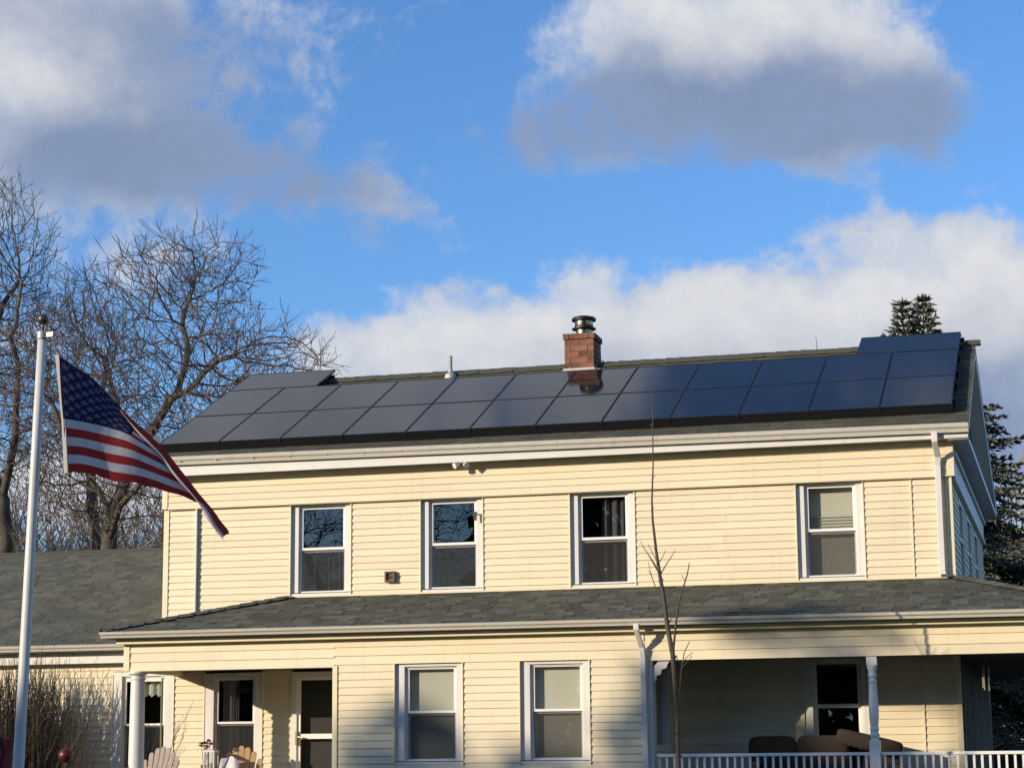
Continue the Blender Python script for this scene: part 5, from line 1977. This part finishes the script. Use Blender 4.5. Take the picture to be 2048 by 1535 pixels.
# cloth over the second chair
rng = random.Random(2)
b = MB()
n, mm = 14, 10
cv = []
for j in range(mm + 1):
    for i in range(n + 1):
        u, v = i / n, j / mm
        a = math.pi * (0.08 + 0.84 * u)
        x = -12.27 + 0.20 * math.cos(math.pi - a) * (0.75 + 0.3 * v)
        z = 1.60 - 0.55 * v + 0.075 * math.sin(a) * (1 - 0.3 * v) + 0.012 * math.sin(13 * u + 5 * v)
        y = -0.92 - 0.16 * v + 0.02 * math.sin(11 * u + 3)
        cv.append((x, y, z))
b.v = cv
for j in range(mm):
    for i in range(n):
        a = j * (n + 1) + i
        b.f.append((a, a + 1, a + n + 2, a + n + 1))
o = b.obj('draped_cloth', 'cloth', None, smooth=True, label='white cloth with purple print draped over the tan chair', cat='cloth')

# small table with lantern and red flowers
st_t = thing('side_table', (-12.62, -1.0, 0.88), 'small white side table between the two fan back chairs', 'table')
part('tabletop', 'white', st_t, lambda b: b.box(-12.82, -12.42, -1.2, -0.8, 1.38, 1.41))
for sx, sy in ((-1, -1), (1, -1), (-1, 1), (1, 1)):
    part('leg', 'white', st_t, lambda b, sx=sx, sy=sy: b.box(-12.62 + 0.17 * sx - 0.015, -12.62 + 0.17 * sx + 0.015, -1.0 + 0.17 * sy - 0.015, -1.0 + 0.17 * sy + 0.015, 0.88, 1.38))
la = thing('lantern', (-12.535, -1.0, 1.41), 'pale metal lantern with a candle inside, below the red flowers', 'lantern')
lx, ly = -12.535, -1.0
part('frame', 'white', la, lambda b: (b.box(lx - 0.085, lx + 0.085, ly - 0.085, ly + 0.085, 1.411, 1.44), b.box(lx - 0.09, lx + 0.09, ly - 0.09, ly + 0.09, 1.745, 1.765), b.hexa([(lx - 0.08, ly - 0.08, 1.765), (lx + 0.08, ly - 0.08, 1.765), (lx + 0.08, ly + 0.08, 1.765), (lx - 0.08, ly + 0.08, 1.765)], [(lx - 0.03, ly - 0.03, 1.80), (lx + 0.03, ly - 0.03, 1.80), (lx + 0.03, ly + 0.03, 1.80), (lx - 0.03, ly + 0.03, 1.80)]),
                                       [b.box(lx + sx * 0.077 - 0.008, lx + sx * 0.077 + 0.008, ly + sy * 0.077 - 0.008, ly + sy * 0.077 + 0.008, 1.44, 1.745) for sx in (-1, 1) for sy in (-1, 1)]))
part('candle', 'candle', la, lambda b: b.lathe([(0.035, 1.441), (0.035, 1.58), (0.01, 1.585)], lx, ly, 14))
part('pane', 'glass', la, lambda b: b.quad((lx - 0.069, ly - 0.077, 1.44), (lx + 0.069, ly - 0.077, 1.44), (lx + 0.069, ly - 0.077, 1.745), (lx - 0.069, ly - 0.077, 1.745)))
fl = thing('red_flowers', (-12.66, -0.98, 1.41), 'cluster of red flowers behind the lantern on the side table', 'flowers')
rng = random.Random(4)
b = MB()
for cx_, cz_ in ((-12.70, 1.86), (-12.61, 1.90), (-12.62, 1.81), (-12.55, 1.89)):
    for k in range(14):
        a, e = rng.uniform(0, 6.28), rng.uniform(-0.8, 0.9)
        d = Vector((math.cos(a) * math.cos(e), math.sin(a) * math.cos(e), math.sin(e)))
        q = d.cross(Vector((0.2, 0.3, 1))).normalized() * 0.022
        c0 = Vector((cx_, -0.98, cz_))
        b.quad(c0, c0 + d * 0.035 - q, c0 + d * 0.065, c0 + d * 0.035 + q)
b.obj('petals', 'redflower', fl)
part('stems', 'dark_needle', fl, lambda b: [b.tube([(-12.66, -0.98, 1.5), (x, -0.98, z)], 0.005, 5) for x, z in ((-12.70, 1.86), (-12.61, 1.90), (-12.62, 1.81), (-12.55, 1.89))])
part('vase', 'white', fl, lambda b: b.lathe([(0.04, 1.41), (0.055, 1.46), (0.04, 1.53), (0.048, 1.56)], -12.66, -0.98, 14))

# outdoor sofa and its loose cushions on the right porch
so = thing('porch_sofa', (-3.45, -0.75, 0.88), 'dark wicker sofa with tan wooden legs behind the porch railing', 'sofa')
part('seat', 'wicker', so, lambda b: b.box(-4.42, -2.46, -1.0, -0.36, 1.18, 1.32))
part('backrest', 'wicker', so, lambda b: b.hexa([(-4.42, -0.42, 1.32), (-2.46, -0.42, 1.32), (-2.46, -0.34, 1.32), (-4.42, -0.34, 1.32)], [(-4.42, -0.36, 1.70), (-2.46, -0.36, 1.70), (-2.46, -0.28, 1.70), (-4.42, -0.28, 1.70)]))
for sx in (-4.44, -2.50):
    part('armrest', 'leg_wood', so, lambda b, sx=sx: b.box(sx - 0.03, sx + 0.09, -1.02, -0.34, 1.50, 1.54))
    for yy in (-1.0, -0.4):
        part('leg', 'leg_wood', so, lambda b, sx=sx, yy=yy: b.box(sx, sx + 0.06, yy, yy + 0.06, 0.88, 1.50))
part('front_panel', 'wicker', so, lambda b: b.box(-4.36, -2.52, -0.98, -0.95, 0.95, 1.18))


def cushion(name, c, half, rot, m, label):
    """soft box, pillowed and rounded"""
    b = MB()
    n = 12
    idx = {}

    def P(u, v, w):
        x, y, z = u, v, w
        e = 6.5
        k = (abs(x) ** e + abs(y) ** e + abs(z) ** e) ** (1 / e)
        x, y, z = x / k, y / k, z / k
        puff = 0.70 + 0.30 * (1 - x * x) * (1 - z * z)
        return (x * half[0], y * half[1] * puff, z * half[2])
    for ax in range(3):
        for sg in (-1, 1):
            for i in range(n):
                for j in range(n):
                    q = []
                    for di, dj in ((0, 0), (1, 0), (1, 1), (0, 1)):
                        a, c2 = -1 + 2 * (i + di) / n, -1 + 2 * (j + dj) / n
                        t = [0, 0, 0]
                        t[ax] = sg
                        t[(ax + 1) % 3] = a
                        t[(ax + 2) % 3] = c2
                        key = tuple(round(v, 4) for v in t)
                        if key not in idx:
                            idx[key] = len(b.v)
                            b.v.append(P(*t))
                        q.append(idx[key])
                    b.f.append(tuple(q if sg > 0 else q[::-1]))
    o = link(name, b.mesh(name, m, True), None, Matrix.Translation(c) @ Matrix.Rotation(rot[1], 4, 'Y') @ Matrix.Rotation(rot[0], 4, 'X'), label=label, cat='cushion', group='brown cushions on the porch sofa')
    return o


cushion('cushion', (-4.20, -0.55, 1.60), (0.335, 0.085, 0.29), (0.0, 0.0), 'cushion', 'dark brown cushion standing upright at the left end of the sofa')
cushion('cushion', (-3.50, -0.55, 1.605), (0.36, 0.085, 0.29), (0.0, 0.0), 'cushion', 'brown cushion standing upright in the middle of the sofa')
cushion('cushion', (-2.84, -0.62, 1.785), (0.46, 0.10, 0.11), (0.0, 0.24), 'cushion2', 'rust brown cushion lying tilted on top behind the turned post')

# wind chime
wc = thing('wind_chime', (-1.2, -1.0, 2.99), 'wind chime with pale hanging tubes under the right porch ceiling', 'wind chime')
part('top_disc', 'brown', wc, lambda b: b.lathe([(0.05, 2.83), (0.05, 2.845)], -1.20, -1.0, 14))
part('cord', 'rope', wc, lambda b: b.tube([(-1.20, -1.0, 2.845), (-1.20, -1.0, 2.99)], 0.003, 5))
for dx, z0, z1 in ((-0.040, 2.50, 2.74), (-0.022, 2.47, 2.765), (0.040, 2.46, 2.765)):
    part('tube', 'chime', wc, lambda b, dx=dx, z0=z0, z1=z1: (b.tube([(-1.20 + dx, -1.0, z0), (-1.20 + dx, -1.0, z1)], 0.009, 8), b.tube([(-1.20 + dx, -1.0, z1), (-1.20 + dx, -1.0, 2.83)], 0.0015, 3)))

# porch railing: two stretches, split by the turned post
def railing(x0, x1, label):
    t = thing('porch_railing', ((x0 + x1) / 2, -1.73, 0.88), label, 'railing', 'railings between the porch posts')
    part('top_rail', 'vinyl', t, lambda b: b.box(x0, x1, -1.77, -1.69, 1.612, 1.655), bevel=0.006)
    part('bottom_rail', 'vinyl', t, lambda b: b.box(x0, x1, -1.76, -1.70, 0.97, 1.01), bevel=0.004)
    m = MB()
    m.box(-0.016, 0.016, -0.016, 0.016, 1.008, 1.615)
    me = m.mesh('baluster', 'vinyl')
    n = int((x1 - x0) / 0.1025)
    for i in range(n):
        x = x0 + (i + 0.5) * (x1 - x0) / n
        link('baluster', me, t, Matrix.Translation((x + random.uniform(-.002, .002), -1.73, 0)))
railing(-5.64, PX - 0.072, 'white porch railing left of the turned post, in front of the sofa')
railing(PX + 0.072, 0.05, 'white porch railing right of the turned post, below the wind chime')

# ------------------------------------------------------------------ across the road: trees that shade and are mirrored in the panes
s = Skel(31)
rng = s.rng
e0 = s.limb([(-25.5, -40, 0), (-25.4, -40, 3.0), (-25.0, -40, 5.0)], 0.4, wob=0.03)
s.limb([s.p[e0], (-24.2, -40, 7.0), (-23.0, -40.2, 9.0), (-22.4, -40.3, 11.5)], 0.4, e0)
s.limb([s.p[e0], (-26.0, -39.7, 7.5), (-27.0, -39.5, 10.0), (-27.2, -39.3, 12.5)], 0.4, e0)
at = ell(rng, 2200, (-25.2, -40, 10.2), (5.2, 3.0, 4.6))
s.grow(at, 0.24, 3.0, 0.34, 50, Vector((0, 0, 0.15)), 0.30)
s.twigs(3, 0.3, 0.8)
s.build(0.006, 2.75, 0.06, (-25.5, -40, 0), 'street_tree', 'bare tree across the road, mirrored in the upstairs window panes', 'bark', 'twig', scale_base=0.24)


def shade_tree(seed, base, h, crown, label, dens=900):
    """dense evergreen across the road; crown = list of (centre, radii)"""
    rng = random.Random(seed)
    nv, nf = [], []
    for c, r in crown:
        n = int(dens * r[0] * r[2])
        for _ in range(n):
            while True:
                p = Vector([rng.uniform(-1, 1) for _ in range(3)])
                if p.length <= 1 and (p.length > 0.55 or rng.random() < 0.4):
                    break
            q = Vector((c[0] + p.x * r[0], c[1] + p.y * r[1], c[2] + p.z * r[2]))
            a = Vector([rng.uniform(-1, 1) for _ in range(3)]).normalized()
            b2 = a.cross(Vector([rng.uniform(-1, 1) for _ in range(3)])).normalized()
            l, w = rng.uniform(0.15, 0.32), rng.uniform(0.06, 0.12)
            k = len(nv)
            nv.extend([tuple(q - a * l), tuple(q + b2 * w), tuple(q + a * l), tuple(q - b2 * w)])
            nf.append((k, k + 1, k + 2, k + 3))
    t = thing('evergreen_tree', base, label, 'tree', 'evergreens across the road')
    b = MB()
    b.tube([base, (base[0], base[1], h * 0.5), (base[0], base[1], h * 0.9)], [0.25, 0.18, 0.05], 10)
    b.obj('trunk', 'bark', t)
    me = bpy.data.meshes.new('foliage')
    me.from_pydata(nv, [], nf)
    me.materials.append(MAT['dark_needle'])
    link('foliage', me, t)


# a point on the wall and the distance towards the sun tell where a crown must stand
def toward_sun(p, d):
    return Vector(p) + sun_dir * d


def shade_tree_at(seed, spots, d, label, wall_y=-1.8, dens=240):
    """crowns that stand between the sun and the given spots (x, z, half width, half height) of the house front"""
    crown = []
    for x, z, rx, rz in spots:
        c = toward_sun((x, wall_y, z), d)
        crown.append((c, (rx, rx * 0.6, rz)))
    c = crown[-1][0]
    shade_tree(seed, (c.x, c.y, 0), c.z, crown, label, dens)


shade_tree_at(1, [(-9.35, 1.75, 0.95, 0.60), (-9.3, 0.6, 1.15, 1.2), (-9.4, -1.5, 1.4, 1.8)], 46, 'round topped evergreen across the road, shading the lower wall left of the two windows')
shade_tree_at(2, [(-7.3, 0.85, 1.15, 0.95), (-7.0, -1.3, 1.6, 1.8)], 46, 'low evergreen across the road, shading under the two lower windows')
shade_tree_at(3, [(-5.9, 1.75, 0.55, 0.50), (-5.35, 2.35, 0.40, 0.50), (-5.70, 2.52, 0.32, 0.36), (-4.9, 0.9, 1.2, 1.35), (-4.9, -1.5, 1.5, 1.8)], 44, 'broad evergreen across the road, shading the corner by the downspout')
shade_tree_at(4, [(-3.45, 3.22, 1.25, 0.33), (-2.75, 2.2, 0.55, 0.75), (-3.0, 1.1, 1.5, 1.1), (-3.0, -1.2, 1.6, 1.8)], 42, 'tall forked evergreen across the road, shading the porch fascia above the post', dens=230)


# the wooded far side of the road: one dark mass as the panes mirror it, raised to shut low sky out of the porch
rng = random.Random(77)
nv, nf = [], []
for _ in range(70000):
    x = rng.uniform(-125, 34)
    top = 7.0 + 1.5 * math.sin(0.37 * x) + 1.0 * math.sin(0.91 * x + 1)
    if x < -37:
        top = 13.6 + 1.2 * math.sin(0.23 * x) + 0.6 * math.sin(0.71 * x)
    if x > -23:
        top = 20.0 + 2.0 * math.sin(0.31 * x + 2) + 1.2 * math.sin(0.83 * x)
    z = top * rng.random() ** 0.8
    y = -49 + rng.uniform(-2.5, 2.5) * (1 - 0.5 * z / top)
    q = Vector((x, y, z))
    a = Vector([rng.uniform(-1, 1) for _ in range(3)]).normalized()
    b2 = a.cross(Vector([rng.uniform(-1, 1) for _ in range(3)])).normalized()
    l, w = rng.uniform(0.4, 0.85), rng.uniform(0.2, 0.4)
    k = len(nv)
    nv.extend([tuple(q - a * l), tuple(q + b2 * w), tuple(q + a * l), tuple(q - b2 * w)])
    nf.append((k, k + 1, k + 2, k + 3))
me = bpy.data.meshes.new('roadside_woods')
me.from_pydata(nv, [], nf)
me.materials.append(MAT['dark_needle'])
link('roadside_woods', me, kind='stuff')

# added evergreen, out of view on the right, to keep the end wall dark
spruce(9, (5.2, 5.5, 0), 9.0, 3.0, 'dark_needle', [(5.2, 5.5, 9.2, 0.5, 3.0, 0.45, 1.0)], 'added evergreen out of view that darkens the right end wall', name='evergreen_tree', dens=1.0, leafw=0.05)
